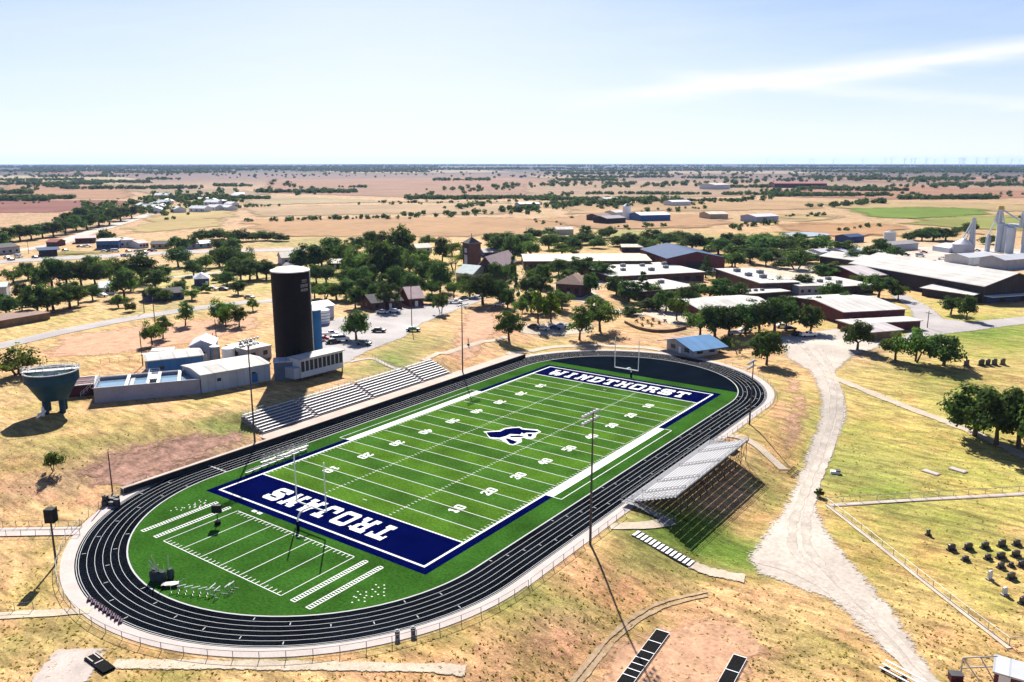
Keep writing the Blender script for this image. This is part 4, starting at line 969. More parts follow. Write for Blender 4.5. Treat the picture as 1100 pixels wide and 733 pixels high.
# blue tank right behind it
p2 = G(339,384); p2.z = hz(p2.x,p2.y); h2 = height(p2, 333)
t = thing('storage_tank', 'slim blue cylindrical tank with white cap close behind the black tower', 'tank', p2)
M_bt = mat('blue_tank_paint', (.035,.15,.36), .5, .1, var=.12, scale=.3)
MB().lathe([(2.1,-.5),(2.1,h2)], 32).build('tank_shell', M_bt, t); MB().lathe([(2.2,h2),(2.2,h2+.2),(.1,h2+1.1)], 32).build('cap', MATS['white_paint'], t)
t = thing('cistern', 'white banded cistern standing beside the slim blue tank', 'tank', G(347,347)); m = MB(); m.lathe([(2.4,-.3),(2.4,4.6),(.1,5.6)], 24); m.build('tank_shell', MATS['white_paint'], t)
m = MB(); [m.lathe([(2.45,.6+k),(2.48,.7+k),(2.45,.8+k)], 24, cap=False) for k in range(4)]; m.build('band', M_galv, t)
building('shed', 'grey garage with sloping tin roof behind the white cistern', 'garage', (340,344), (359,341), 9, 4.4, 'gx', 1.2, 'lilac', 'tin', door=(.7,))
# water works hall and open basins
PA, PB, PC = G(102,433.5), G(217,422.5), G(291,408.5)
b = building('pump_hall', 'pale blue metal pump hall with broad white roof in front of the black tower', 'hall', PB, PC, 12.5, 4.3, 'gx', .55, 'steelblue', 'white', over=.25, win=(2,0,0), ws=(1.0,.8), wz=2.6, base=1.6)
MB().box(b.w*.72,b.w*.80,-.1,-.01,.3,2.6).build('door', WM['blue'], b.r)
d = (PB-PA); w = math.hypot(d.x, d.y); t = thing('settling_basin', 'long low grey concrete settling basins with open water beside the pump hall', 'basin', (PA.x,PA.y,min(PA.z,PB.z)), math.atan2(d.y,d.x))
M_bas = mat('basin_wall', (.27,.27,.32), .85, var=.12, scale=.3, var2=.08, scale2=2); hh = 3.6; dp = 10.5; w -= .3
m = MB(); m.box(0,w,0,.35,-1.6,hh); m.box(0,w,dp-.35,dp,-1.6,hh); m.box(0,.35,.351,dp-.351,-1.6,hh); m.box(w-.35,w,.351,dp-.351,-1.6,hh)
for q in (.30,.50,.60,.80): m.box(w*q-.16,w*q+.16,.352,dp-.352,-1.6,hh-.02)
m.build('basin_wall', M_bas, t)
m = MB(); m.box(.36,w-.36,.36,dp-.36,-.5,hh-.75); m.build('water', mat('basin_water', (.16,.25,.33), .04, var=.05, spec=.8), t)
m = MB(); m.box(-.25,w+.1,-.12,-.02,hh-.02,hh+.12); m.box(-.25,w+.1,dp+.02,dp+.14,hh-.02,hh+.12)
for q in (.30,.50,.60,.80): m.box(w*q-.35,w*q+.35,.0,dp,hh+.003,hh+.1)
m.build('coping_walkway', M_wht, t)
m = MB(); rail(m, [(w*.5,.2,hh+.1),(w*.5,dp-.2,hh+.1)], 1.0, .03, 1.5); rail(m, [(w*.6,dp-.2,hh+.1),(.2,dp-.2,hh+.1),(.2,.2,hh+.1)], 1.0, .03, 1.8); m.build('railing', M_wht, t)
m = MB(); m.box(w*.502+.2,w*.598-.2,3,8,hh-.7,hh+.3); m.box(w*.32,w*.36,2,9,hh-.74,hh-.5); m.build('pump_box', M_galv, t)
# outside stair by the basins
t = thing('stairway', 'steep white railed stair at the left end of the settling basins', 'stairs', G(96,424), R_(-20))
m = MB()
for k in range(10): m.box(-1.3,1.3,k*.45-2,k*.45-1.6,.36*k,.36*k+.06)
m.build('steps', M_galv, t); m = MB()
for s in (-1.3, 1.3): rail(m, [(s,-2,.1),(s,2.5,3.6)], 1.0, .045, .9, (1,.5))
m.build('handrail', M_wht, t)
building('filter_house', 'white roofed blue walled filter house behind the settling basins', 'building', (160,405), (218,398), 9, 4.2, 'gx', .5, 'blue', 'white', over=.6, win=(2,0,0), ws=(1.2,.8))
building('shed', 'lilac shed with tin gable roof behind the filter house', 'shed', (205,389), (231,387.5), 9, 4.4, 'gy', 1.5, 'lilac', 'tin', over=.3, win=(1,0,0), door=(.6,))
building('shed', 'low flat white roof behind the left end of the filter house', 'shed', (163,386), (187,384.5), 4, 2.0, 'flat', 0, 'white', 'white', over=.2)
b = building('store_room', 'white flat block dotted with roof boxes between the pump hall and the black tower', 'building', (266,390), (292,384), 10, 3.4, 'flat', 0, 'grey', 'white', over=.2, hvac=[(.2,.4,.45),(.35,.7,.45),(.5,.4,.45),(.6,.75,.45),(.75,.5,.45),(.85,.8,.45)], win=(2,1,0))
for q, rz_, hh_, lab in (((246,389),1.7,4.0,'stubby white upright tank between the lilac shed and the dotted white block'),((232,392),1.3,5.2,'thin grey upright tank beside the lilac shed'),((254,386),1.2,3.2,'small dark upright tank behind the pump hall')):
    t = thing('tank', lab, 'tank', G(*q)); MB().lathe([(rz_,-.3),(rz_,hh_)], 20).build('tank_shell', MATS['white_paint'] if 'white' in lab[:14] else (M_galv if 'grey' in lab else M_steel), t); MB().lathe([(rz_+.05,hh_),(.1,hh_+.5)], 20).build('lid', M_wht, t)
# raised clarifier: a blue funnel on columns
p = G(60,442); hr = height(p, 399); RC = 5.5
t = thing('clarifier_tank', 'raised blue funnel shaped clarifier tank on columns with white bridge across its rim', 'tank', p, R_(-33))
m = MB(); z0 = hr-2.1; m.lathe([(2.9,hr-6.2),(RC-.3,z0),(RC,z0+.05),(RC,hr)], 48, cap=False); m.lathe([(RC-.35,hr-1.0),(RC-.35,hr)], 48, cap=False); m.lathe([(2.9,hr-6.2),(.05,hr-6.2)], 48, cap=False)
m.build('bowl', mat('blue_bowl_paint', (.014,.050,.082), .55, .1, var=.18, scale=.5), t)
m = MB(); m.lathe([(RC-.35,hr+.02),(RC+.12,hr+.02),(RC+.12,hr+.2),(RC-.35,hr+.2),(RC-.35,hr+.02)], 48, cap=False); m.build('rim', M_galv, t)
m = MB(); m.lathe([(RC-.38,hr-.75),(.02,hr-.75)], 48, cap=False); m.build('water', mat('dark_green_water', (.03,.06,.05), .1, var=.1, spec=.6), t)
m = MB(); m.box(-.75,.75,-RC-.2,RC+.2,hr+.22,hr+.34)
for s in (-.75,.75): rail(m, [(s,-RC-.2,hr+.34),(s,RC+.2,hr+.34)], .95, .045, 1.4)
m.lathe([(1.5,hr-.7),(1.5,hr+.15)], 20, cap=False); m.build('bridge', M_wht, t)
m = MB()
for k in range(24):
    a = 2*math.pi*k/24; m.tube(((RC+.05)*math.cos(a),(RC+.05)*math.sin(a),hr+.1),((RC+.05)*math.cos(a),(RC+.05)*math.sin(a),hr+1.0),.035)
m.lathe([(RC+.05,hr+.95),(RC+.1,hr+1.0),(RC+.05,hr+1.05)], 48, cap=False); m.build('guard_rail', M_galv, t)
for k in range(4):
    a = R_(45+90*k); MB().tube((2.3*math.cos(a),2.3*math.sin(a),-.6),(2.3*math.cos(a),2.3*math.sin(a),hr-6.0),.62,.62,14).build('column', MATS['blue_bowl_paint'], t)
m = MB(); m.tube((3.4,-1.6,1.2),(7.4,-2.4,1.2),.32); m.tube((5.6,-2.9,0.4),(7.6,-2.1,2.0),.16); m.tube((3,-2,0),(3,-2,2),.3); m.build('valve_pipes', MATS['white_paint'], t)
# dark red tank with white frame next to it
p = G(89,421); t = thing('red_tank', 'dark red steel tank with white frame rails between the clarifier and the basins', 'tank', p, R_(-30)); m = MB(); m.box(-4,4,-3,3,-.5,2.6); m.build('tank_body', mat('dark_red_steel', (.09,.025,.03), .7, var=.2), t)
m = MB(); m.box(-4.1,4.1,-3.1,-2.8,2.61,2.8); m.box(-4.1,4.1,2.8,3.1,2.61,2.8); m.box(-4.1,-3.8,-2.79,2.79,2.61,2.8); m.box(3.8,4.1,-2.79,2.79,2.61,2.8); m.box(-.15,.15,-2.79,2.79,2.61,2.75); m.build('rim', M_wht, t); rail(MB(), [(-4,-3,2.8),(4,-3,2.8),(4,3,2.8)], .9, .04, 1.2).build('railing', M_wht, t)
building('valve_house', 'grey blue block at the foot of the black tower beside the press box', 'building', (295,409), (319,407.5), 4.5, 4.6, 'flat', 0, 'slate', 'tin', over=.15)
# press box
A, B = G(324,410), G(369,398.5); d = B-A; w = math.hypot(d.x,d.y); t = thing('press_box', 'long white press box on stilts with a strip of windows above the west stand', 'press box', (A.x,A.y,min(A.z,B.z)), math.atan2(d.y,d.x))
pz = .9; ph = height(A, 388)+.3
m = MB(); m.box(0,w,0,4.2,pz,pz+1.5); m.box(0,w,.0,4.2,ph-.55,ph); m.box(0,w,4.0,4.2,pz+1.501,ph-.551)
nw = 10
for k in range(nw+1): m.box(w*k/nw-.14 if k else 0, w*k/nw+.14 if k < nw else w, 0.01, .16, pz+1.5005, ph-.5505)
m.box(0,.15,.161,3.99,pz+1.501,ph-.551); m.box(w-.15,w,.161,3.99,pz+1.501,ph-.551); m.build('cabin', mat('press_white', (.42,.46,.50), .6, var=.06, scale=.5), t)
MB().box(-.35,w+.35,-.7,4.6,ph+.003,ph+.22).build('roof', RM['white'], t)
win_ = MB().box(-w/nw/2+.15,w/nw/2-.15,-.02,.02,-.5*(ph-pz-2.06),.5*(ph-pz-2.06)).build('window', M_win, t, (w/nw*.5,.12,(pz+ph+.95)/2))
for k in range(1, nw): c = win_.copy(); COL.objects.link(c); c.parent = t; c.location = (w/nw*(k+.5),.12,(pz+ph+.95)/2)
for k in range(7):
    for y in (.3,3.9):
        m = MB(); m.box(w*k/6-.12+(.15 if k==0 else -.15 if k==6 else 0), w*k/6+.12+(.15 if k==0 else -.15 if k==6 else 0), y-.12,y+.12,-1.2,pz)
        m.build('stilt', M_steel, t)
MB().box(-2.0,-.01,.3,3.9,pz,pz+2.7).build('stair_room', WM['steelblue'], t)
# ------------------------------------------------------------------ grain elevator
def gx(px, py): return G(px, py)
p = G(1078,271.5); t = thing('grain_elevator', 'pale concrete grain elevator with clustered silos and a yellow tipped leg tower', 'grain elevator', p, R_(-45)); hh = height(p, 241)
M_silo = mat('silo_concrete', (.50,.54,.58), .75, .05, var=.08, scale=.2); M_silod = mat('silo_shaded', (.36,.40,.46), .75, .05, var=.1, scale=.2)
u = depth(p)/F   # metres per picture pixel at that distance
for x, y, r_, h_ in ((-8*u,0,4.0*u,hh),(-.5*u,1,3.8*u,hh*.94),(7*u,0,4.4*u,hh*.90),(15*u,7,4.2*u,hh*.96),(23*u,10,4.2*u,hh*.93)):
    MB().lathe([(r_,-1),(r_,h_),(r_*.3,h_+r_*.45)], 24).build('silo', M_silo, t, (x,y,0))
MB().box(-9*u,20*u,4,9,hh*.9,hh*1.0).build('gallery', M_silod, t)
def lattice(mb, x, y, z0, z1, s0, s1, n, r):
    for k in range(n):
        a, b = z0+(z1-z0)*k/n, z0+(z1-z0)*(k+1)/n; sa, sb = s0+(s1-s0)*k/n, s0+(s1-s0)*(k+1)/n
        ca = [(x+i*sa,y+j*sa,a) for i, j in ((-1,-1),(1,-1),(1,1),(-1,1))]; cb = [(x+i*sb,y+j*sb,b) for i, j in ((-1,-1),(1,-1),(1,1),(-1,1))]
        for i in range(4): mb.tube(ca[i], cb[i], r, n=4); mb.tube(ca[i], cb[(i+1)%4], r*.7, n=4); mb.tube(cb[i], cb[(i+1)%4], r*.7, n=4)
ht2 = height(p, 223)
m = MB(); lattice(m, -10*u, -1, hh+1, ht2-1, 3.6*u, 1.2*u, 6, .22); m.box(-10*u-1.2,-10*u+1.2,-2,0,hh,ht2-1.2); m.build('leg_tower', M_silo, t)
MB().lathe([(2.4,ht2-1.4),(1.6,ht2+.8)], 10, c=(-10*u,-1,0)).build('leg_head', mat('yellow_head', (.55,.38,.12), .6), t)
m = MB(); lattice(m, 14*u, 4, hh*.9, height(p,226), 2.6*u, 1.4*u, 6, .22); m.box(14*u-1,14*u+1,3,5,hh*.9,height(p,228)); m.tube((-10*u,-1,ht2-1),(12*u,4,hh+2),.5); m.tube((14*u,4,height(p,227)),(24*u,10,hh*.95),.45); m.tube((-10*u,-1,ht2-2),(-19*u,-4,hh*.45),.4); m.build('spout', M_silo, t)
for k in range(2): MB().lathe([(1.9*u,-1),(1.9*u,hh*.5),(.3,hh*.62)], 20).build('hopper_bin', M_silod, t, (-15*u+k*4*u,-5-k,0))
p = G(1034,272); t = thing('grain_bin', 'flat round steel grain bin with slender leg tower left of the elevator', 'grain bin', p, R_(-45)); u = depth(p)/F; hb = height(p, 262)
MB().lathe([(11*u,-1),(11*u,hb),(.5,hb+3.4)], 32).build('bin_shell', mat('bin_steel', (.36,.37,.43), .5, .4, var=.08), t); hl = height(p, 234)
m = MB(); lattice(m, 3*u, 4, 0, hl, 2.4*u, 1.0*u, 8, .22); m.box(3*u-.8,3*u+.8,3.2,4.8,0,hl); m.build('leg_tower', M_silo, t)
m = MB(); m.tube((3*u,4,hl),(-9*u,1,hb*.8),.4); m.tube((3*u,4,hl),(-4*u,3,hb+2),.4); m.tube((3*u,4,hl),(10*u,3,hb),.4); m.build('spout', M_silo, t)
t = thing('storage_pad', 'long low grey walled grain pad left of the round bin', 'grain store', G(1012,271), R_(-45)); u = depth(G(1012,271))/F
MB().box(-16*u,10*u,0,14,-1,3).build('wall', M_silo, t); MB().add([(-15.5*u,.6,3),(9.5*u,.6,3),(9.5*u,13.4,3),(-15.5*u,13.4,3),(-12*u,7,5.2),(6*u,7,5.2)], [(0,1,5,4),(1,2,5),(2,3,4,5),(3,0,4)]).build('cover', RM['tin'], t)
p = G(673,236); t = thing('silo', 'tall pale farm silo beside the white barn on the plain', 'silo', p); MB().lathe([(4,-1),(4,13)], 20).build('silo_shell', MATS['white_paint'], t); MB().lathe([(4.1,13),(.2,16)],20).build('cap', M_galv, t)
p = G(955,262); t = thing('tank', 'pale upright tank in the yard left of the grain elevator', 'tank', p); MB().lathe([(4,-1),(4,8)], 20).build('tank_shell', M_silo, t); MB().lathe([(4.1,8),(.2,9.2)],20).build('lid', M_galv, t)
# ------------------------------------------------------------------ wind turbines on the horizon
rr = random.Random(21); M_turb = mat('turbine_white', (.75,.77,.80), .5, var=.02)
def turbine():
    t = thing('wind_turbine', 'tiny white wind turbine standing on the horizon at right', 'wind turbine', (0,0,0), 0, 'wind turbines on the horizon')
    MB().tube((0,0,-5),(0,0,92),2.6,1.5,10).build('tower', M_turb, t)
    n = MB().box(-2,2,-3.5,5,91,95.2).build('nacelle', M_turb, t)
    hub = MB().lathe([(.3,-1.8),(1.7,-1),(1.9,1)], 12).build('hub', M_turb, t, (0,-5,93.2)); hub.rotation_euler = (R_(90),0,0)
    for k in range(3):
        b = MB().add([(-1.3,0,1.5),(1.6,.15,1.5),(1.9,.15,9),(.2,.05,46),(-.25,0,46),(-1.4,0,8),(0,.9,5)], [(0,1,2,3,4,5),(0,6,1),(1,6,2),(2,6,3),(3,6,4),(4,6,5),(5,6,0)]).build('blade', M_turb, t, (0,-5.8,93.2)); b.rotation_euler = (0,R_(120*k),0)
    return t
tp = None
for px in (822,838,843,868,872,893,899,924,948,955,969,976,980,992,1001,1012,1028,1031,1033,1046,1056,1068,1083,1092):
    D = rr.uniform(8500, 12500); q = G(px, 200); v = Vector((q.x-CAM[0], q.y-CAM[1], 0)).normalized()*D; x, y = CAM[0]+v.x, CAM[1]+v.y
    o = tp or turbine(); o = o if tp is None else copy_tree(tp); tp = tp or o
    o.location = (x, y, hz(x, y)); o.rotation_euler = (0,0,rr.uniform(.5,.9)); o.scale = (.8,.8,.8)
    ph_ = rr.uniform(0, 2)
    for ch in o.children:
        if ch.name.startswith('blade'): ch.rotation_euler.y += ph_
# ------------------------------------------------------------------ trees
M_bark = mat('bark', (.09,.065,.045), .95, var=.25, scale=3)
leafmat('straw', (.24,.19,.07), (.36,.28,.12), 1.5); leafmat('leaf_dark', (.024,.050,.015), (.085,.132,.036)); leafmat('leaf_mid', (.031,.067,.016), (.115,.165,.042)); leafmat('leaf_olive', (.045,.062,.014), (.13,.15,.04)); leafmat('leaf_bright', (.035,.075,.010), (.135,.18,.025))
def make_tree(kind, seed, leaf, trunk_h=.55, crown=(1,1,.75), nclump=30, per=64, leafsz=.085, flat=.25, multi=1, bush=False, cone=False):
    rr = random.Random(seed); t = bpy.data.objects.new(kind, None); COL.objects.link(t); trunk_h *= .45; crown = (crown[0], crown[1], crown[2]*1.12); per = int(per*1.7); leafsz *= .74; flat = max(flat, .55)
    tr = MB(); cz = trunk_h+crown[2]*.85
    for k in range(multi):
        a = rr.uniform(0, 6.28); sp = .35 if multi > 1 else .06
        mid = Vector((math.cos(a)*sp*.5, math.sin(a)*sp*.5, trunk_h*.6)); top = Vector((math.cos(a)*sp, math.sin(a)*sp, trunk_h+.25))
        r0 = .085 if multi == 1 else .05
        tr.tube((math.cos(a)*.02*multi,math.sin(a)*.02*multi,-.15), mid, r0*1.1, r0*.85, 7); tr.tube(mid, top, r0*.85, r0*.65, 7)
        for j in range(5 if multi == 1 else 3):
            b = rr.uniform(0, 6.28); e = Vector((math.cos(b)*crown[0]*rr.uniform(.35,.7), math.sin(b)*crown[1]*rr.uniform(.35,.7), cz+rr.uniform(-.35,.35)*crown[2]))
            m_ = top.lerp(e, .5)+Vector((0,0,.05)); tr.tube(top, m_, r0*.5, r0*.32, 5); tr.tube(m_, e, r0*.32, r0*.1, 5)
    if not bush: tr.build('trunk', M_bark, t)
    cl = []
    for i in range(nclump):
        while True:
            d = Vector((rr.gauss(0,1), rr.gauss(0,1), rr.gauss(0,1)))
            if d.length > .1: break
        d.normalize(); q = rr.uniform(.35, .92)
        if d.z < -flat: d.z = -flat*rr.random(); 
        c = Vector((d.x*crown[0]*q, d.y*crown[1]*q, d.z*crown[2]*q))
        if cone:
            z = rr.uniform(-.8, 1.0); s = (1-z)*.5*.9+.06; a = rr.uniform(0, 6.28); c = Vector((math.cos(a)*crown[0]*s*.8, math.sin(a)*crown[1]*s*.8, z*crown[2]))
        cl.append((c, rr.uniform(.20, .40)*(.6 if cone else 1)))
    vs = []; fs = []
    for c, r in cl:
        for j in range(per):
            d = Vector((rr.gauss(0,1), rr.gauss(0,1), rr.gauss(0,.9)))
            if d.length < .05: continue
            d.normalize(); q = r*rr.random()**.45
            p = c+Vector((d.x*q, d.y*q, d.z*q*.8)); p.z += cz
            if p.z < (.02 if bush else trunk_h*.5+.05): continue
            n = (d*.6+(p-Vector((0,0,cz))).normalized()*.5+Vector((0,0,.35))+Vector((rr.uniform(-.6,.6), rr.uniform(-.6,.6), rr.uniform(-.6,.6)))).normalized()
            u = n.orthogonal().normalized(); u = Matrix.Rotation(rr.uniform(0,6.28), 3, n) @ u; v = n.cross(u); s = leafsz*rr.uniform(.6,1.35)
            o = len(vs); vs += [p-u*s-v*s*.25, p-v*s*.6+u*s*.2, p+u*s+v*s*.2, p+v*s*.65-u*s*.1]; fs.append((o,o+1,o+2,o+3))
    MB().add(vs, fs).build('crown', MATS[leaf], t)
    zt_ = max(v.z for v in vs); t['zt'] = zt_
    return t
PROTO = {
 'o1': make_tree('oak_tree', 1, 'leaf_dark', .42), 'o2': make_tree('oak_tree', 2, 'leaf_dark', .5, (1,.92,.85), 34), 'o3': make_tree('oak_tree', 3, 'leaf_mid', .45, (1,1,.7), 26),
 'o4': make_tree('oak_tree', 4, 'leaf_mid', .55, (.9,1,.95), 32), 'm1': make_tree('mesquite_tree', 5, 'leaf_olive', .40, (1,.95,.5), 20, 46, .085, .1, 5), 'm2': make_tree('mesquite_tree', 6, 'leaf_mid', .35, (1,1,.62), 22, 52, .085, .15, 3),
 'l1': make_tree('shade_tree', 7, 'leaf_bright', .55, (.95,.95,.8), 26, 60, .085), 'c1': make_tree('conifer_tree', 8, 'leaf_dark', .2, (1,1,1.3), 46, 50, .07, .9, 1, False, True),
 'b1': make_tree('bush', 9, 'leaf_mid', .0, (1,1,.6), 22, 60, .10, .2, 1, True), 'b2': make_tree('bush', 10, 'leaf_olive', .0, (1,.9,.55), 20, 56, .10, .2, 1, True), 'b3': make_tree('bush', 12, 'leaf_dark', .0, (1,1,.65), 24, 60, .10, .2, 1, True),
 'd1': make_tree('bare_tree', 13, 'leaf_olive', .45, (1,1,.75), 12, 16, .06, .2, 4),
}
USED = set()
CNT = [0]
def tree(kind, x, yb, yt, w, label, group=None, cat=None):
    """x, foot row, top row and crown width as picture pixels of the spot where it stands"""
    p = G(x, yb); D = depth(p); h = max(height(p, yt), 1.0); sxy = w/2*D/F*1.22; h *= 1.06
    pr = PROTO[kind]
    if kind in USED: t = copy_tree(pr)
    else: t = pr; USED.add(kind)
    CNT[0] += 1; rr = random.Random(CNT[0]*13+5)
    t.location = p; t.rotation_euler = (0,0,rr.uniform(0,6.28)); t.scale = (sxy, sxy, h/pr['zt'])
    for k in ('group',):
        if k in t: del t[k]
    tag(t, label, cat or ('bush' if kind[0] == 'b' else 'tree'), group)
    return t
def grove(label, group, rows, cat=None):
    for (k, x, yb, yt, w) in rows: tree(k, x, yb+.5, yt-1.5, w*1.2, label, group, cat)
# singled out trees
for a in [
 ('m1',20,402,373,48,'spreading many stemmed mesquite behind the blue clarifier tank'),
 ('m2',58,506,485,19,'small lone tree with a curving trunk on the bare slope left of the track'),
 ('o3',164,371,344,20,'left tree of the close pair above the filter house'),('o4',175,364,340,19,'right tree of the close pair above the filter house'),
 ('o4',199,350,325,18,'single rounded tree by the village road, right of the close pair'),
 ('o3',240,347,320,28,'larger left tree of the trio on the orange slope left of the black tower'),('o2',257,351,330,18,'middle smaller tree of the trio on the orange slope left of the black tower'),
 ('l1',272,334,321,14,'small pale tree just left of the black tower'),('l1',243,352,333,16,'front low tree of the trio on the orange slope'),
 ('o1',383,365,335,30,'dark umbrella shaped tree on the parking lot right of the press box'),
 ('o1',192,287,266,25,'dark single tree on the pale strip between highway and lane'),
 ('o2',547,366,334,29,'full green tree on the bare slope above the north west track bend'),
 ('o4',622,365,329,28,'tree casting a blue shadow above the north track bend, left one of two'),('o3',645,356,320,34,'broad leafy tree right of the shadow casting tree above the track bend'),
 ('l1',578,347,313,22,'bushy bright topped tree with thin trunk on the gravel yard, left one'),('l1',592,346,314,21,'bushy bright topped tree with thin trunk on the gravel yard, right one'),
 ('m2',560,340,319,16,'pale leaning tree left of the two thin trunked yard trees'),
 ('c1',758,299,276,20,'dark pointed conifer in front of the gymnasium wall'),
 ('o1',823,392,356,32,'dark round tree right at the corner of the gravel lot'),('d1',793,380,362,20,'thin twiggy small tree left of the gravel lot corner tree'),
 ('o1',870,357,329,27,'dark lollipop tree at the top of the gravel lot'),('o1',921,376,346,31,'dark round tree on the lawn edge, left end of the drive row'),
 ('o3',962,387,358,30,'first tree of the leaning row beside the drive, just right of the dark round one'),('m2',983,389,354,38,'second airy tree of the row beside the drive'),('o1',1013,393,361,42,'third and darkest tree of the row beside the drive'),
 ('o2',1021,338,319,23,'left tree of the pair in front of the huge barn'),('o1',1038,344,318,19,'right tree of the pair in front of the huge barn'),
 ('o1',893,325,304,25,'dark squat tree in front of the stained brick school block'),
 ('o2',943,320,296,32,'dense tree clump left of the white lean-to shed'),('o3',965,323,303,18,'smaller tree at the right of the clump left of the lean-to shed'),
 ('o1',1046,468,416,60,'leaning dark oak with forked trunk, leftmost of the right edge oaks'),('o2',1071,478,417,54,'tall dark oak second from the left of the right edge oaks'),('o1',1095,480,418,56,'dark oak cut by the right frame edge beside the dirt path'),
 ('o3',1118,492,425,60,'dark oak standing farthest right beside the dirt path, partly outside the picture'),
 ('o1',473,314,282,26,'round dark topped tree left of the church nave'),('o1',519,327,295,36,'very dark broad tree in front of the church nave'),('o2',417,333,303,22,'grey green tree on the parking edge with a dark oval shadow'),
 ('m2',474,337,313,17,'small young tree on the bare ground below the mauve gabled house'),
 ('o2',432,290,243,32,'tallest dark tree crowning the village grove'),('c1',551,322,277,17,'narrow dark tree left of the pyramid roofed house'),
 ('o2',624,298,276,33,'broad dark tree in front of the long school wing'),('o1',633,318,294,22,'dark tree at the left end of the wide flat school block'),
 ('o1',675,324,302,26,'grey green tree before the flat school block, left one'),('c1',690,322,293,24,'pointed tree before the flat school block, right one'),
 ('o2',152,305,272,40,'big bright crowned tree in the middle of the left village trees'),
 ('b3',880,534,524,9,'small dark bush by the white pipe fence corner'),('b3',196,306,299,7,'tiny round bush left of the small blue house'),('b3',231,304,297,7,'tiny round bush right of the small blue house'),
 ('b2',139,335,324,15,'dry shrub beside the village road below the white house'),
]: tree(*a)
grove('dark tree in the dense clump left of the big bright crowned tree','left village trees',[('o1',56,309,279,26),('o2',72,308,282,26),('o1',88,307,283,24),('o2',103,306,285,22),('o3',118,303,278,24),('o1',96,294,277,20),('o3',112,296,276,18),('o2',128,302,283,18),('o1',46,312,290,20)])
grove('tree in the lower left clump below the village clump','lower left trees',[('o1',40,337,308,24),('o3',58,333,305,28),('o2',75,331,304,28),('o4',84,328,309,18),('o1',8,340,320,22),('m2',23,334,318,15),('o1',-6,336,316,22),('o2',52,336,312,22)])
grove('tree right of the big bright crowned tree near the white house','trees by the white house',[('o1',134,320,291,25),('o2',168,311,292,22),('m2',166,323,309,20),('m2',178,324,313,16),('o3',141,312,294,18)])
grove('tree in the grove along the lane left of the black tower','lane grove',[('o1',246,292,267,26),('o2',258,303,279,24),('o1',268,300,280,20),('o3',277,299,279,24),('o2',286,300,281,20),('o1',236,286,269,20),('o3',264,287,267,20),('o2',252,287,268,20)])
grove('tree in the grove behind the black tower roof','tower grove',[('o1',333,292,264,28),('o2',345,290,266,24),('o1',358,283,257,28),('o3',372,283,260,22),('o2',322,292,270,18),('m2',349,321,306,24),('l1',362,322,306,22),('l1',338,320,305,16),('o1',351,304,288,20),('o2',340,304,286,18)])
grove('dark tree in the dense village grove left of the church','village grove',[('o1',386,314,289,24),('o2',399,308,286,22),('o1',410,303,262,26),('o1',420,304,265,28),('o3',440,296,269,26),('o2',408,276,250,22),('o1',453,291,270,18),('o2',396,300,276,22),('o1',441,322,296,20),('o3',383,300,270,24),('o1',428,318,288,22),('o2',454,305,283,18),('o1',391,322,300,20),('o1',404,325,306,16),('o2',372,310,290,20),('o3',464,318,300,16)])
grove('tree on the yellow lawns between grove and church','lawn trees',[('o1',475,281,257,16),('m2',459,265,254,14),('d1',488,291,271,18),('o3',488,320,300,14),('o2',500,310,296,16)])
grove('tree beside or behind the church and bell tower','church trees',[('o1',525,262,252,12),('o2',535,275,255,18),('o1',551,280,256,22),('o3',569,278,257,18),('m2',541,302,286,16),('o2',537,328,302,18),('o1',530,304,284,18),('o1',583,309,286,18),('m2',572,306,290,16),('o2',570,335,313,18),('o3',604,332,312,18),('b2',585,336,322,20),('o1',545,331,313,16),('d1',569,306,288,18)])
grove('tree or tall shrub in the green belt behind the school wing','green belt trees',[('l1',604,275,263,28),('o2',616,273,256,18),('o1',629,258,244,13),('b1',650,255,245,20),('b1',575,256,246,18),('b3',588,253,246,18),('b1',600,262,252,26),('b1',667,264,252,28),('b1',690,267,256,24),('o3',696,269,257,20),('o2',716,265,252,22),('b2',728,262,251,22),('o1',744,269,253,26),('o2',756,268,256,22),('o1',772,273,258,24),('o3',786,286,272,18),('b1',800,268,254,30),('b1',822,270,253,36),('b1',846,270,255,32),('b3',812,274,262,26),('b1',868,270,256,28),('o2',905,276,260,22),('m2',880,270,256,26),('b1',560,262,252,24),('b3',546,260,250,22),('b1',618,262,251,24),('b1',640,266,256,18)])
grove('tree in the yard strip between the school blocks and the pond','yard trees',[('m2',855,289,269,24),('o1',823,285,273,15),('o2',884,299,284,26),('d1',862,284,266,20),('o1',790,287,274,18),('o3',925,309,295,16),('b3',840,288,279,16),('b2',900,291,283,18)])
grove('round topped hedge tree in the row above the north east track bend','hedge trees',[('o3',752,362,331,26),('o1',768,361,330,30),('o2',783,360,331,28),('o1',800,359,329,28),('o1',816,357,326,28),('o2',832,356,322,30),('o1',845,355,326,22),('o3',727,344,315,16),('o1',776,323,301,24),('o3',762,322,303,24),('o2',748,322,306,20),('o1',736,330,310,22),('o2',790,322,305,20),('b3',806,336,322,18),('o2',846,333,319,18)])
grove('low shrub on the school lawn above the track','lawn shrubs',[('b3',697,332,322,22),('b3',678,338,330,18),('b1',648,334,322,18),('b3',780,372,364,14),('b2',770,376,366,12),('b3',735,333,324,12),('b1',636,328,318,16)])
grove('tree in front of the grain yard on the right','grain yard trees',[('o1',1002,258,246,24),('o2',1016,258,247,20),('o1',990,258,249,16),('b1',976,258,250,18),('o3',1042,250,238,12),('b1',1060,262,254,18),('o1',946,272,258,18),('b3',960,275,266,16)])
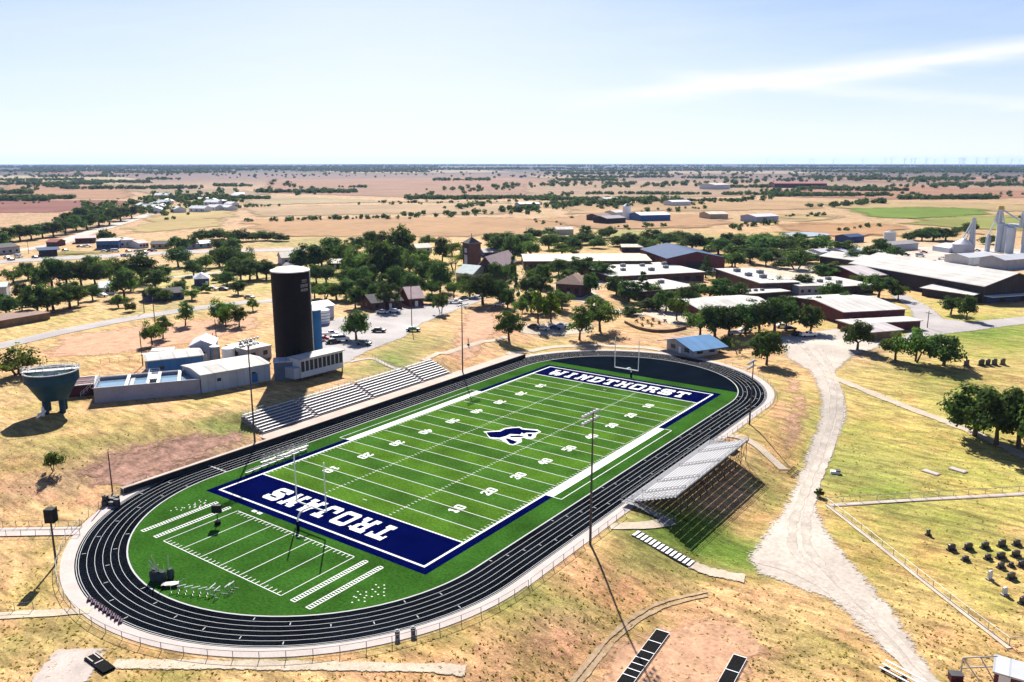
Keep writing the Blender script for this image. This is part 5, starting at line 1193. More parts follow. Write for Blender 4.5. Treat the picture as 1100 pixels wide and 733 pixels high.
grove('tree in the hedge along the highway at left','highway hedge',[('b1',214,258,248,18),('b1',226,257,247,18),('b1',238,257,247,20),('b1',250,259,249,18),('b3',262,259,247,20),('b1',276,258,249,20),('b1',290,258,250,18),('b3',205,266,254,16),('o1',188,268,256,14),('o1',196,270,258,12),('o2',236,270,258,18),('o1',250,272,258,18),('b3',114,258,247,16),('b3',302,259,252,14)])
grove('bush at the foot of the far left dark tree belt','belt bushes',[('o1',10,260,246,18),('o2',22,258,243,18),('o1',34,257,244,18),('o2',46,255,241,18),('o1',58,254,240,18),('o2',70,251,236,18),('o1',82,248,233,18),('o2',94,246,231,20),('o1',106,243,227,20),('o2',118,241,226,18),('o1',130,237,224,18),('o2',142,234,222,16),('o1',88,238,224,16),('o2',100,236,222,16),('o1',74,244,230,16),('o1',2,266,252,16)])
grove('dark tree filling the streets between the church and the black tower','street trees',[('o2',466,302,282,20),('o1',378,292,270,22),('o3',390,290,268,22),('o1',372,322,302,20),('o2',382,330,310,18),('m2',436,308,290,18),('o1',448,318,300,18),('o3',460,296,276,20),('o1',416,316,296,20),('o2',505,318,300,18),('b3',462,326,316,14),('o1',400,268,250,18),('o2',384,272,256,20),('o1',500,284,268,16),('o3',486,274,259,18)])
grove('tree between the houses left of the lane grove','left street trees',[('o1',208,296,281,18),('m2',220,290,276,16),('o2',176,300,286,18),('o1',30,300,284,18),('o3',14,304,288,18),('o1',24,322,306,16),('o2',100,322,308,16),('m2',128,330,318,14),('o1',192,316,304,16),('o3',206,322,310,15),('b3',220,314,306,12),('o1',244,308,294,16),('o2',256,316,303,16)])
grove('tree close to the school walls','school trees',[('o1',610,312,292,22),('o2',646,300,283,22),('o1',662,316,298,20),('o3',700,320,304,18),('o1',715,334,314,20),('o2',580,318,298,20),('o1',566,318,300,18),('b1',602,326,314,18),('o3',836,312,298,16),('o1',862,312,296,18),('o2',874,336,320,18),('o1',906,330,316,16),('o3',888,300,286,20),('o1',600,296,280,18),('o2',530,296,278,20)])
grove('tree in the belt beyond the school roofs','belt trees',[('o1',590,268,254,18),('o2',560,272,254,22),('o1',536,268,252,18),('b1',640,262,252,20),('o1',700,262,248,20),('o2',676,266,252,18),('b1',735,258,249,20),('o1',780,266,252,18),('b1',796,262,252,22),('b1',815,262,251,24),('o3',834,264,251,20),('o1',856,266,252,18),('b1',884,262,253,20),('o2',790,278,264,20),('o1',806,282,268,18),('b1',835,278,268,24),('o1',852,282,268,20),('b3',870,282,272,20),('o2',918,286,270,18),('o1',934,280,266,16)])
# dry tufts and weeds on the near ground
def inside(x, y, Q):
    c = False; n = len(Q)
    for i in range(n):
        a, b = Q[i], Q[i-1]
        if (a[1] > y) != (b[1] > y) and x < (b[0]-a[0])*(y-a[1])/(b[1]-a[1])+a[0]: c = not c
    return c
def tufts():
    rr = random.Random(31); vs = []; fs = []
    gq = [(p.x, p.y) for p in pxs(830,350, 843,400, 868,430, 867,480, 854,515, 830,560, 793,602, 806,624, 852,637, 890,651, 930,692, 985,745, 1070,760, 1015,733, 930,612, 892,565, 882,540, 906,470, 915,424, 915,380)]
    n = 0
    while n < 3500:
        px = rr.uniform(-20, 1120); py = 400+335*rr.random()**.8; p = G(px, py)
        if stad(p.x, p.y) < 41.2 or inside(p.x, p.y, gq) or (38 < p.x < 49 and -21 < p.y < 22) or (-62 < p.x < -38 and -34 < p.y < 34): continue
        if math.sin(p.x*.21+1.7)*math.sin(p.y*.17+.3)+math.sin(p.x*.06-p.y*.083) < rr.uniform(-1.6, 1.0): continue
        n += 1; h = rr.uniform(.05, .13); w = h*rr.uniform(.9, 1.8)
        for k in range(3):
            a = rr.uniform(0, 3.14); dx, dy = math.cos(a)*w, math.sin(a)*w; lx, ly = rr.uniform(-.2,.2), rr.uniform(-.2,.2); o = len(vs)
            vs.extend([(p.x-dx*.5,p.y-dy*.5,p.z-.05),(p.x+dx*.5,p.y+dy*.5,p.z-.05),(p.x+dx+lx,p.y+dy+ly,p.z+h),(p.x-dx+lx,p.y-dy+ly,p.z+h*.8)]); fs.append((o,o+1,o+2,o+3))
    o = MB().add(vs, fs).build('grass', MATS['straw']); tag(o, 'dry tufts and weeds scattered over the slopes round the track', 'grass', None, 'stuff')
tufts()
# far scattered trees and woods: one mass
def far_trees():
    rr = random.Random(99); vs = []; fs = []
    def clump(p, r, h):
        n = 46
        for j in range(n):
            d = Vector((rr.gauss(0,1), rr.gauss(0,1), rr.gauss(0,1))).normalized(); q = rr.random()**.4
            c = Vector((p.x+d.x*r*q, p.y+d.y*r*q, p.z+h*.5+d.z*h*.5*q)); nn = (d+Vector((rr.uniform(-.5,.5), rr.uniform(-.5,.5), rr.uniform(0,.6)))).normalized()
            u = nn.orthogonal().normalized(); v = nn.cross(u); s = r*.33*rr.uniform(.6,1.3); o = len(vs); vs.extend([c-u*s, c-v*s*.8, c+u*s, c+v*s*.8]); fs.append((o,o+1,o+2,o+3))
    def row(x0, y0, x1, y1, n, hpx, sx=2, sy=.6):
        for k in range(n):
            t = rr.random(); x = x0+(x1-x0)*t+rr.gauss(0, sx); y = max(y0+(y1-y0)*t+rr.gauss(0, sy), 178.2)
            p = G(x, y); D = dist(p); h = min(max(hpx*rr.uniform(.55,1.25)*D/F, 2.0), 15); clump(p, h*rr.uniform(.5,.85), h)
    for a in [(262,238.5,418,234.5,46,4,2,.4),(420,234,545,229,26,5,4,1),(255,223,300,221.5,18,3,3,.5),(380,219.5,560,217,34,3,4,.7),(540,229,610,222,40,6,4,1.5),(600,221,735,217,70,6,5,1.2),(640,224,680,221,16,4,4,1),
              (735,220,830,214,24,4,4,1),(870,222,950,219,36,5,4,.8),(850,233,885,232,14,3,3,.6),(640,202,800,197,60,4,8,1.2),(800,196,960,192,60,4,8,1),(900,204,1100,198,70,4,10,1.2),(960,196,1120,192,50,4,8,1),
              (150,230,255,212,90,5,6,4),(140,222,215,210,60,5,6,3),(60,240,130,224,40,6,5,3),(0,206,60,203,16,3,6,1),(30,201,80,200,20,4,5,.6),(300,200,330,206,10,4,8,2),(320,210,360,205,8,5,4,1),(470,206,560,203,30,4,8,1.5),
              (540,201,640,198,36,4,6,1.4),(560,214,620,208,14,4,8,2),(440,214,470,209,8,5,4,1),(480,224,520,221,12,5,4,1),(690,228,760,224,14,4,5,1),(640,247,720,243,20,4,5,1),(780,246,830,240,20,5,5,1),(985,253,1040,249,18,5,5,1),(900,248,940,244,8,4,5,1),(1090,236,1120,230,10,4,3,1),
              (0,220,140,215,10,2,6,1),(560,240,640,236,12,3,10,2),(800,208,880,205,30,4,6,.8),(930,212,1000,209,10,3,6,1),(1020,214,1100,209,12,3,6,1),(0,190,300,186,90,2.2,20,1.6),(250,190,560,186,70,2.0,20,1.2),(540,190,820,186,90,2.4,20,1.5),(800,190,1110,185,120,2.6,20,2)]:
        row(*a)
    for k in range(46):
        y = 177.6+rr.random()*8; x = rr.uniform(-300, 1250); L_ = rr.uniform(80, 320)
        row(x, y, x+L_, y+rr.uniform(-.5,.5), int(L_*1.1), 1.7, 3, .3)
    for k in range(66):     # long hedgerows and strips of wood right across the plain
        y = 178.5+rr.random()**1.5*38; x = rr.uniform(-300, 1350); L_ = rr.uniform(25, 150)
        row(x, y, x+L_, y+rr.uniform(-.6,.6), int(L_*rr.uniform(.9,1.6)), rr.uniform(1.4, 2.8)+(y-178)*.04, 2, .35)
    o = MB().add(vs, fs).build('distant_trees', MATS['leaf_dark']); tag(o, 'scattered dark trees and woods far out on the plain', 'trees', None, 'stuff')
far_trees()
for k, o in PROTO.items():
    if k not in USED:
        for c in list(o.children): bpy.data.objects.remove(c)
        bpy.data.objects.remove(o)
# ------------------------------------------------------------------ vehicles
def carpaint(n, c): return mat('car_paint_'+n, c, .3, .2, var=.03, spec=.5)
CP = {'white': carpaint('white',(.75,.75,.75)), 'black': carpaint('black',(.012,.012,.014)), 'silver': carpaint('silver',(.42,.44,.45)), 'red': carpaint('red',(.30,.02,.03)), 'blue': carpaint('blue',(.03,.08,.22)), 'green': carpaint('green',(.10,.20,.15)), 'grey': carpaint('grey',(.12,.125,.13))}
M_tyre = mat('tyre', (.015,.015,.015), .9)
def make_car(kind, c):
    t = bpy.data.objects.new({'car':'parked_car','truck':'pickup_truck','van':'van'}[kind], None); COL.objects.link(t)
    L, w = {'car':(4.6,.9),'truck':(5.6,1.0),'van':(5.4,1.0)}[kind]
    lo = {'car':[(-.5,.35),(-.5,.85),(-.33,.95),(.24,.98),(.46,.86),(.5,.6),(.5,.35)],'truck':[(-.5,.5),(-.5,1.05),(.22,1.08),(.47,1.0),(.5,.8),(.5,.5)],'van':[(-.5,.45),(-.5,1.2),(.3,1.2),(.48,1.05),(.5,.7),(.5,.45)]}[kind]
    hi = {'car':[(-.36,.94),(-.25,1.42),(.08,1.45),(.25,.97)],'truck':[(-.10,1.07),(-.07,1.75),(.14,1.78),(.27,1.07)],'van':[(-.49,1.19),(-.47,2.1),(.22,2.12),(.36,1.19)]}[kind]
    def ext(m, P, ww, ins=0):
        n = len(P); m.add([(p[0]*L, -ww+(ins if p[1] > 1.3 else 0), p[1]) for p in P]+[(p[0]*L, ww-(ins if p[1] > 1.3 else 0), p[1]) for p in P], [tuple(range(n)), tuple(range(n,2*n))[::-1]]+[(i,n+i,n+(i+1)%n,(i+1)%n) for i in range(n)])
    m = MB(); ext(m, lo, w); ext(m, hi, w-.06, .14)
    if kind == 'truck': m.box(-.5*L+.05,-.12*L,-w+.001,-w+.08,1.06,1.3); m.box(-.5*L+.05,-.12*L,w-.08,w-.001,1.06,1.3); m.box(-.5*L+.05,-.5*L+.13,-w+.082,w-.082,1.06,1.3)
    m.build('body', c, t)
    z0, z1 = (hi[0][1]+.08, hi[1][1]-.1)
    m = MB(); a, b = hi[0][0]*L+.25, hi[3][0]*L-.35
    for s in (-1, 1): m.add([(a+.1,s*(w-.055),z0),(b,s*(w-.055),z0),(hi[2][0]*L-.05,s*(w-.14),z1),(hi[1][0]*L+.12,s*(w-.14),z1)], [(0,1,2,3)])
    for (p, q) in ((hi[3], hi[2]), (hi[0], hi[1])):
        sg = .02 if p[0] > 0 else -.02
        m.add([(p[0]*L*.9+q[0]*L*.1+sg,-w+.2,z0),(p[0]*L*.9+q[0]*L*.1+sg,w-.2,z0),(q[0]*L*.9+p[0]*L*.1+sg,w-.26,z1),(q[0]*L*.9+p[0]*L*.1+sg,-w+.26,z1)], [(0,1,2,3)])
    m.build('window', M_win, t)
    for x in (-.31, .32):
        for s in (-1, 1): MB().tube((0,-.12,0),(0,.12,0),.35,.35,12).build('wheel', M_tyre, t, (x*L, s*(w-.1), .35))
    return t
CARP = {}
def car(kind, c, px, py, deg, label, group=None):
    p = G(px, py); p.z += .1
    if (kind, c) in CARP: t = copy_tree(CARP[kind, c])
    else: t = CARP[kind, c] = make_car(kind, CP[c])
    t.location = p; t.rotation_euler = (0,0,R_(deg))
    if 'group' in t: del t['group']
    tag(t, label, {'car':'car','truck':'pickup','van':'van'}[kind], group)
for a in [('car','green',444,356,35,'green grey car alone on the parking lot edge by the utility pole'),('car','red',347,366,60,'red car parked in the shade behind the press box'),('truck','white',355,361,60,'white pickup with load parked behind the press box'),('car','black',358,369,60,'black car behind the right end of the press box'),
          ('van','white',366,367,55,'white van at the right end of the press box'),('car','grey',391,371,20,'grey car parked on the lot beside the handrail'),('car','black',407,357,30,'small black car in the middle of the parking lot'),
          ('car','silver',583,355,15,'silver car under the thin trunked yard trees'),('car','black',574,353,15,'black car under the thin trunked yard trees'),('car','blue',597,354,15,'blue car right of the silver car under the yard trees'),('car','white',604,352,12,'white car at the right end of the row under the yard trees'),
          ('car','black',858,361,50,'black car in the tree shade at the top of the gravel lot'),('truck','white',868,362,45,'white pickup in the tree shade at the top of the gravel lot'),('car','silver',790,360,40,'silver car behind the twiggy tree left of the gravel lot'),('car','white',800,357,40,'white car behind the twiggy tree left of the gravel lot'),
          ('car','white',8,278,15,'white car at the left edge of the highway forecourt'),('car','red',55,272,10,'dark red car on the forecourt beside the fuel canopy'),('car','black',70,270,12,'black car right of the fuel canopy'),('truck','blue',134,276,5,'blue pickup in front of the white flat store'),('van','white',20,277,15,'white van beside the dark roofed long store'),
          ('truck','white',30,330,30,'white pickup under the lower left trees'),('car','silver',110,319,30,'silver car in the carport of the white house'),('car','grey',138,271,8,'grey car beside the white flat store'),('car','white',156,272,8,'white car on the highway right of the store'),('car','grey',268,321,20,'grey car on the road just left of the black tower'),
          ('truck','grey',930,286,20,'grey pickup in the yard left of the grain elevator'),('van','white',945,281,25,'white van in the yard left of the grain elevator'),('van','white',988,276,20,'white van beside the grey walled grain pad'),('truck','red',1003,283,25,'red pickup in front of the grey walled grain pad'),('truck','silver',1060,277,20,'silver pickup between the round bin and the elevator')]:
    car(*a)
def cars(label, group, rows):
    for (k, c, x, y, d) in rows: car(k, c, x, y, d, label, group)
cars('small car parked on the forecourts beside the highway', 'cars on the highway forecourts', [('car','white',147,270.5,70),('car','grey',151,270.8,70),('car','red',155,270.4,70),('truck','black',160,270.6,70),('car','silver',165,270.2,70),('car','white',112,271,60),('car','black',118,271.2,60),('van','white',124,271,60),('car','blue',86,266,40),('truck','white',94,265.5,40),('car','grey',38,277.5,15),('car','black',12,280,15),('truck','silver',200,271.5,5),('car','white',232,272,5)])
cars('small vehicle parked among the sheds of the grain yard', 'vehicles in the grain yard', [('truck','white',938,274,30),('car','black',949,276,30),('car','white',960,274.5,30),('truck','black',972,275,30),('van','white',981,281,30),('car','red',992,272,30),('truck','white',1012,279,30),('car','grey',1023,281,30),('car','white',898,283,20),('car','black',905,284,20),('truck','white',918,283,20),('car','silver',1049,270,30),('car','grey',968,284,20)])
cars('small car parked in the streets between houses and school', 'cars in the village streets', [('car','white',545,322,40),('car','silver',541,318,40),('car','black',575,299,20),('car','white',582,297,20),('car','red',588,295,20),('car','white',536,329,40),('car','grey',500,322,40),('truck','white',489,326,40),('car','silver',411,337,20),('car','white',424,336,20),('car','white',252,296,15),('car','black',284,294,15),('truck','white',228,312,25),('car','grey',240,312,25),('car','white',840,352,40),('car','black',848,355,40),('car','silver',770,290,20),('car','white',764,293,20)])
# ------------------------------------------------------------------ utility poles
def upole(base, top, label, cross=True, gr='utility poles'):
    p = G(*base); h = height(p, top); t = thing('utility_pole', label, 'utility pole', p, R_(-35), gr)
    MB().tube((0,0,-.4),(0,0,h),.16,.11,7).build('pole', M_bark, t)
    if cross: MB().box(-1.3,1.3,-.07,.07,h-.9,h-.75).build('crossarm', M_bark, t)
for a in [((442.5,352.5),305,'wooden utility pole beside the green grey car'),((167,353),318,'wooden utility pole left of the close pair of trees'),((153.5,393),356,'wooden utility pole standing before the close pair of trees'),((233,372),343,'wooden utility pole behind the lilac shed'),((229.5,372),358,'shorter post beside the lilac shed pole'),
          ((155,336),318,'thin utility pole left of the village road pole'),((31,273),259,'utility pole on the highway forecourt'),((268.5,388),369,'slim pole beside the dotted white block'),((594,324),309,'slim pole in front of the pyramid roofed house'),((996,352.5),334,'dark slim pole on the school drive')]: upole(*a)
# ------------------------------------------------------------------ white pipe fence of the cemetery side
M_pipe = mat('pipe_white', (.50,.48,.45), .5, .1)
def pipe_fence(pts, label): return chain_fence(pts, label, 1.15, 3.2, 'pipe_fence', M_pipe, False, .05)
pipe_fence([G(887,541), G(925,570), G(985,618), G(1040,661), G(1084,694)], 'white pipe fence running down the slope right of the gravel road')
strip('mown_strip', [G(888,542.5), G(926,572), G(986,620), G(1041,663), G(1085,697)], .9, M_path, .09)
pipe_fence([G(887,541), G(960,537), G(1040,532), G(1130,527)], 'white pipe fence along the cemetery lane, running to the right edge')
strip('footpath', [G(890,543.5), G(960,539), G(1040,534.5), G(1140,529)], 1.2, M_conc2, .1)
pipe_fence([G(1084,694), G(1130,690)], 'short white pipe fence corner at the right edge')
for q, lab in (((1000,508),'left pale flat slab lying in the grass'),((1029,505.5),'right pale flat slab lying in the grass')):
    p = G(*q); o = MB().box(-1.6,1.6,-.8,.8,-.1,.16).box(-1.45,1.45,-.65,.65,.161,.22).build('concrete_slab', M_conc, None, p); o.rotation_euler = (0,0,R_(-20)); tag(o, lab, 'slab')
p = G(897,508.5); t = thing('equipment_box', 'small white box with dark lid lying in the grass by the gravel road', 'box', p, R_(20)); MB().box(-.9,.9,-.5,.5,-.05,.5).build('box', M_wht, t); MB().box(.1,.95,-.55,.55,.502,.75).build('lid', M_steel, t)
# headstones
M_gran = mat('dark_granite', (.035,.035,.04), .35, var=.3, scale=2, spec=.5); M_pale = mat('pale_marble', (.62,.60,.56), .5, var=.1, scale=2)
def headstone(px, py, w, h, label, m, group='dark headstones in the lower cemetery', slab=True):
    w *= .8; h *= .8; p = G(px, py); t = thing('headstone', label, 'headstone', p, R_(52+random.Random(px).uniform(-6,6)), group)
    n = 8; P = [(-w/2,0),(w/2,0)]+[(w/2*math.cos(math.pi*k/n), h*.8+h*.2*math.sin(math.pi*k/n)) for k in range(n+1)]
    mb = MB(); k = len(P); mb.add([(x,-.16,z+.2) for x,z in P]+[(x,.16,z+.2) for x,z in P], [tuple(range(k)),tuple(range(k,2*k))[::-1]]+[(i,k+i,k+(i+1)%k,(i+1)%k) for i in range(k)]); mb.build('stone', m, t)
    MB().box(-w/2-.2,w/2+.2,-.3,.3,-.15,.198).build('plinth', m if m is M_gran else M_conc2, t)
for i, (px, py, w, h) in enumerate([(1022,591,1.5,1.1),(1040,590,1.7,1.1),(1058,588.5,1.6,1.0),(1076,587,1.6,1.2),(1092,585.5,1.5,.9),(1037,602,1.2,.7),(1061,600.5,1.2,.8),(1075,599.5,1.8,1.0),(1091,597.5,1.7,1.0),(1075,610,1.3,.9),(1086,608.5,.9,.6),(1098,608.5,1.6,1.0),(1086,621.5,1.7,1.0),(1099,648,1.5,1.1)]):
    rowlab = ['back row','back row','back row','back row','back row','second row','second row','second row','second row','third row','third row','third row','fourth row','front'][i]
    pos = ['leftmost','second','third','fourth','fifth','leftmost','second','third','rightmost','leftmost','small middle','rightmost','only dark','lone right edge'][i]
    headstone(px, py, w, h, 'dark granite headstone, %s one of the %s in the lower cemetery' % (pos, rowlab), M_gran)
headstone(1063,622.5,.8,1.6,'slim pale upright headstone left of the fourth row dark stone',M_pale); headstone(1079,639,.9,1.3,'pale headstone with dark side, standing alone below the others',M_pale); headstone(997,575,.7,1.1,'small dark headstone standing alone on the grass left of the cemetery rows',M_gran)
for i, (px, w) in enumerate([(1038,1.9),(1054,2.2),(1061,1.8),(1068,2.0),(1077,1.9)]):
    headstone(px, 393-i*.3, w, 2.0, ['leftmost','second','middle','fourth','rightmost'][i]+' of five big dark headstones on the upper lawn near the drive', M_gran, 'big dark headstones on the upper lawn')
# ------------------------------------------------------------------ lower edge pieces
M_rub = mat('black_rubber_mat', (.004,.004,.0045), .95, var=.3, scale=1)
def runway(a, b, w, lab, marks):
    a, b = G(*a), G(*b); d = b-a; L = d.length; t = thing('runway_mat', lab, 'mat', a, math.atan2(d.y, d.x)); n = 14; m = MB()
    rz = math.atan2(d.y, d.x)
    vs = []
    for i in range(n+1):
        for j in (-1, 1):
            x, y = L*i/n, j*w/2; X = a.x+x*math.cos(rz)-y*math.sin(rz); Y = a.y+x*math.sin(rz)+y*math.cos(rz); vs.append((x, y, hz(X, Y)-a.z+.22))
    m.add(vs, [(2*i,2*i+2,2*i+3,2*i+1) for i in range(n)]); m.add([(v[0],v[1],v[2]-.4) for v in vs]+vs, [(2*i,2*i+2,30+2*i+2,30+2*i) for i in range(n)]+[(2*i+3,2*i+1,30+2*i+1,30+2*i+3) for i in range(n)]+[(1,0,30,31),(2*n,2*n+1,31+2*n,30+2*n)]); m.build('mat_surface', M_rub, t)
    m = MB()
    for f in marks:
        x = L*f; X = a.x+x*math.cos(rz); Y = a.y+x*math.sin(rz); z = hz(X, Y)-a.z+.25; m.box(x-.06,x+.06,-w/2,w/2,z,z+.05)
    for s in (-1, 1): 
        for i in range(n):
            i0 = 2*i+(1 if s > 0 else 0); p, q = vs[i0], vs[i0+2]; m.tube((p[0],p[1]+s*.05,p[2]+.03),(q[0],q[1]+s*.05,q[2]+.03),.035)
    m.build('marking', M_wht, t)
runway((712,680), (655,757), 1.75, 'long black mat with white cross bars and shadow line across, bottom centre', (.0,.17,.32,.42,.50,.58,.66,.8,.95))
runway((795,707), (766,760), 1.6, 'shorter black mat with one white bar at the bottom edge', (.0,.32,.8))
# pole vault style pad at bottom left
t = thing('landing_pad', 'dark flat pit cover with pale rim on the end of the bottom left footpath', 'pit cover', G(107,714), R_(-2)); MB().box(-2.3,2.3,-.7,.7,-.1,.28).build('pad', M_rub, t); MB().box(-2.4,-.7,-.5,-.35,.281,.36).box(-2.4,-.7,.35,.5,.281,.36).box(-.2,.0,-.5,.5,.281,.36).build('rim', M_conc, t)
# frame, hut and benches at the bottom right
t = thing('batting_frame', 'white pipe frame with a slanted brace near the bottom right corner', 'frame', G(1050,728), R_(40)); m = MB()
for (a, b) in [((-2.2,0,0),(-2.2,0,2.8)),((2.2,0,0),(2.2,0,2.8)),((-2.2,0,2.8),(2.2,0,2.8)),((-2.2,0,2.8),(-.6,-2.6,0)),((2.2,0,2.8),(2.6,-2.6,0)),((0,0,2.8),(1.0,-2.6,0)),((-.6,-2.6,0),(2.6,-2.6,0)),((-2.2,0,1.4),(2.2,0,1.4))]: m.tube(a, b, .08)
m.build('pipe_frame', M_pipe, t)
building('hut', 'small dark hut with pale flat roof at the bottom right corner', 'hut', G(1066,741), G(1103,752), 3.0, 2.3, 'shed', .3, 'maroon', 'tin', over=.25, door=(.3,))
t = thing('equipment_crate', 'dark red crate beside the white pipe frame at bottom right', 'crate', G(1026,731), R_(30)); MB().box(-.7,.7,-.5,.5,-.1,.9).build('crate', mat('dark_red_steel',(.09,.025,.03)), t); MB().box(-.76,.76,-.56,.56,.902,.98).build('lid', M_steel, t)
t = thing('bench', 'low white three plank bench at the bottom edge beside the gravel road', 'bench', G(965,731), math.radians(-20)); m = MB()
for k in range(3): m.box(-2.6,2.6,k*.6,k*.6+.3,.3+.25*k,.36+.25*k)
m.build('seat', M_seat, t)
for x in (-2.2, 0, 2.2): MB().box(x-.05,x+.05,.05,1.5,-.2,.299).build('leg', M_steel, t)
# ------------------------------------------------------------------ equipment on the infield
def hurdle():
    t = bpy.data.objects.new('hurdle', None); COL.objects.link(t)
    MB().box(-.6,.6,-.03,.03,.86,.96).build('crossbar', M_wht, t)
    for s in (-.55,.55): MB().tube((s,0,.03),(s,0,.86),.035).tube((s,0,.03),(s,-.65,.03),.035).build('leg', M_pipe, t)
    return t
hp = None
def put(px, py, rz, label, group, s=1.0):
    global hp
    t = hp if hp is None else copy_tree(hp)
    if t is None: t = hp = hurdle()
    p = G(px, py); t.location = (p.x, p.y, .012); t.rotation_euler = (0,0,R_(rz)); t.scale = (s,s,s); tag(t, label, 'hurdle', group)
for k in range(6): put(188+k*7.6, 634.5+k*.9, 65, 'white hurdle in the row at the south west inside edge of the track', 'hurdles in a row by the bend', .95)
for px, py in ((229,637),(234,640)): put(px, py, 110, 'white hurdle leaning at the right end of the row', 'leaning hurdles', 1.15)
for px, py in ((245,636),(249,634)): put(px, py, 110, 'white hurdle standing apart right of the row', 'hurdles set apart', 1.1)
# tall blocking sled heap in the corner
p = G(174,622); t = thing('training_sled', 'heap of dark training pads and pale rods at the south west of the infield', 'equipment', (p.x,p.y,.012), .3); m = MB(); rr = random.Random(4)
for k in range(7): x, y = rr.uniform(-1.3,1.3), rr.uniform(-.9,.9); m.lathe([(.45,0),(.5,.3),(.5,1.2),(.35,1.5)], 9, c=(x,y,0))
m.build('pad', mat('sled_grey',(.045,.06,.06),.8,var=.3,scale=2), t)
m = MB()
for k in range(9): a = rr.uniform(0,6.28); m.tube((rr.uniform(-1,1),rr.uniform(-.7,.7),0),(math.cos(a)*1.7,math.sin(a)*1.2,rr.uniform(2.0,3.4)),.05)
m.build('rod', M_pipe, t)
p = G(183,630); t = thing('training_cart', 'low pale wheeled cart right of the training pad heap', 'cart', (p.x,p.y,.012), .8); m = MB(); m.box(-1.1,1.1,-.5,.5,.35,.45); m.tube((1.1,0,.4),(1.9,0,1.0),.04); m.build('frame', M_pipe, t)
for x in (-.8,.8):
    for s in (-.5,.5): MB().tube((x,s-.05,.25),(x,s+.05,.25),.25,.25,10).build('wheel', M_tyre, t)
# football dummy post
p = G(234,563); t = thing('play_clock', 'black box play clock on a short post behind the TROJANS end zone', 'play clock', (p.x,p.y,.012), R_(35)); MB().tube((0,0,0),(0,0,2.2),.08).build('post', M_steel, t); MB().box(-.75,.75,-.3,.3,2.0,3.3).build('box', MATS['black_cabinet'], t); MB().lathe([(.5,0),(.5,.5)],10).build('base', M_rub, t)
# dark equipment and railings by the west bend gate
p = G(122,541); t = thing('gate_equipment', 'heap of dark folded equipment by the fence gate at the west bend', 'equipment', (p.x,p.y,.06), .4); m = MB(); rr = random.Random(8)
for k in range(8): x, y = rr.uniform(-1.3,1.3), rr.uniform(-1.3,1.3); m.box(x-.45,x+.45,y-.3,y+.3,0,rr.uniform(.5,1.6))
m.build('case', M_steel, t)
for k in range(9):
    p = G(96+k*4.2, 645+k*2.95); o = MB().tube((0,0,0),(0,0,.6),.06).box(-.4,.4,-.25,.25,0,.25).box(-.25,.25,-.04,.04,.35,.6).build('starting_block', mat('mauve_frame',(.10,.06,.085),.6), None, (p.x,p.y,.06)); o.rotation_euler = (0,0,R_(-35)); tag(o, 'dark mauve starting block stored in the row outside the south west bend', 'starting block', 'starting blocks by the bend')
for px, py, lab in ((427,685,'left dark bin on the walk at the south bend'),(444,681.5,'right dark bin on the walk at the south bend')):
    t = thing('waste_bin', lab, 'bin', G(px,py)); MB().lathe([(.28,0),(.33,.9),(.36,.92),(.36,.98)], 14).build('barrel', M_steel, t); MB().lathe([(.3,.981),(.1,1.12)],14).build('lid', M_galv, t)
# bench rows and looped racks beside the far sideline
for i, (px, py) in enumerate(((292,494),(307,488.5),(322,482.5))):
    p = G(px, py); t = thing('ball_rack', ['leftmost','middle','rightmost'][i]+' white looped wire rack beside the west team area', 'rack', (p.x,p.y,.012), R_(88)); m = MB()
    for r in range(2):
        for k in range(4):
            c = Vector((-1.8+k*1.2+.3*r, r*.5, .55+r*.35)); m.path([c+Vector((.5*math.cos(a), 0, .5*math.sin(a))) for a in [2*math.pi*q/14 for q in range(15)]], .04, 5)
    m.box(-2.3,2.3,-.05,.6,.02,.07); m.build('wire_frame', M_pipe, t)
for k in range(8):
    p = G(268+k*8.3, 509-k*3.35); t = thing('bench', 'short white bench in the row along the navy border of the west sideline', 'bench', (p.x,p.y,.012), R_(90), 'team benches on the west sideline'); MB().box(-.8,.8,-.22,.22,.42,.48).build('seat', M_seat, t); MB().box(-.8,.8,-.26,-.2,.6,.9).build('backrest', M_seat, t)
    for x in (-.7,.7): MB().box(x-.04,x+.04,-.2,.2,0,.419).build('leg', M_galv, t)
# ------------------------------------------------------------------ sky, sun, camera
SUN_EL = R_(37.5); sd = Vector((-.695,.719,0)).normalized()
HZ = 7.9
w = bpy.data.worlds.new('World'); SC.world = w; w.use_nodes = True
nt = w.node_tree; N = nt.nodes; L = nt.links; bg = N['Background']
sky = N.new('ShaderNodeTexSky'); sky.sky_type = 'NISHITA'; sky.sun_disc = False; sky.sun_elevation = SUN_EL
sky.sun_rotation = math.atan2(sd.x, sd.y); sky.altitude = 300; sky.air_density = 0.9; sky.dust_density = 0.25; sky.ozone_density = 2.5
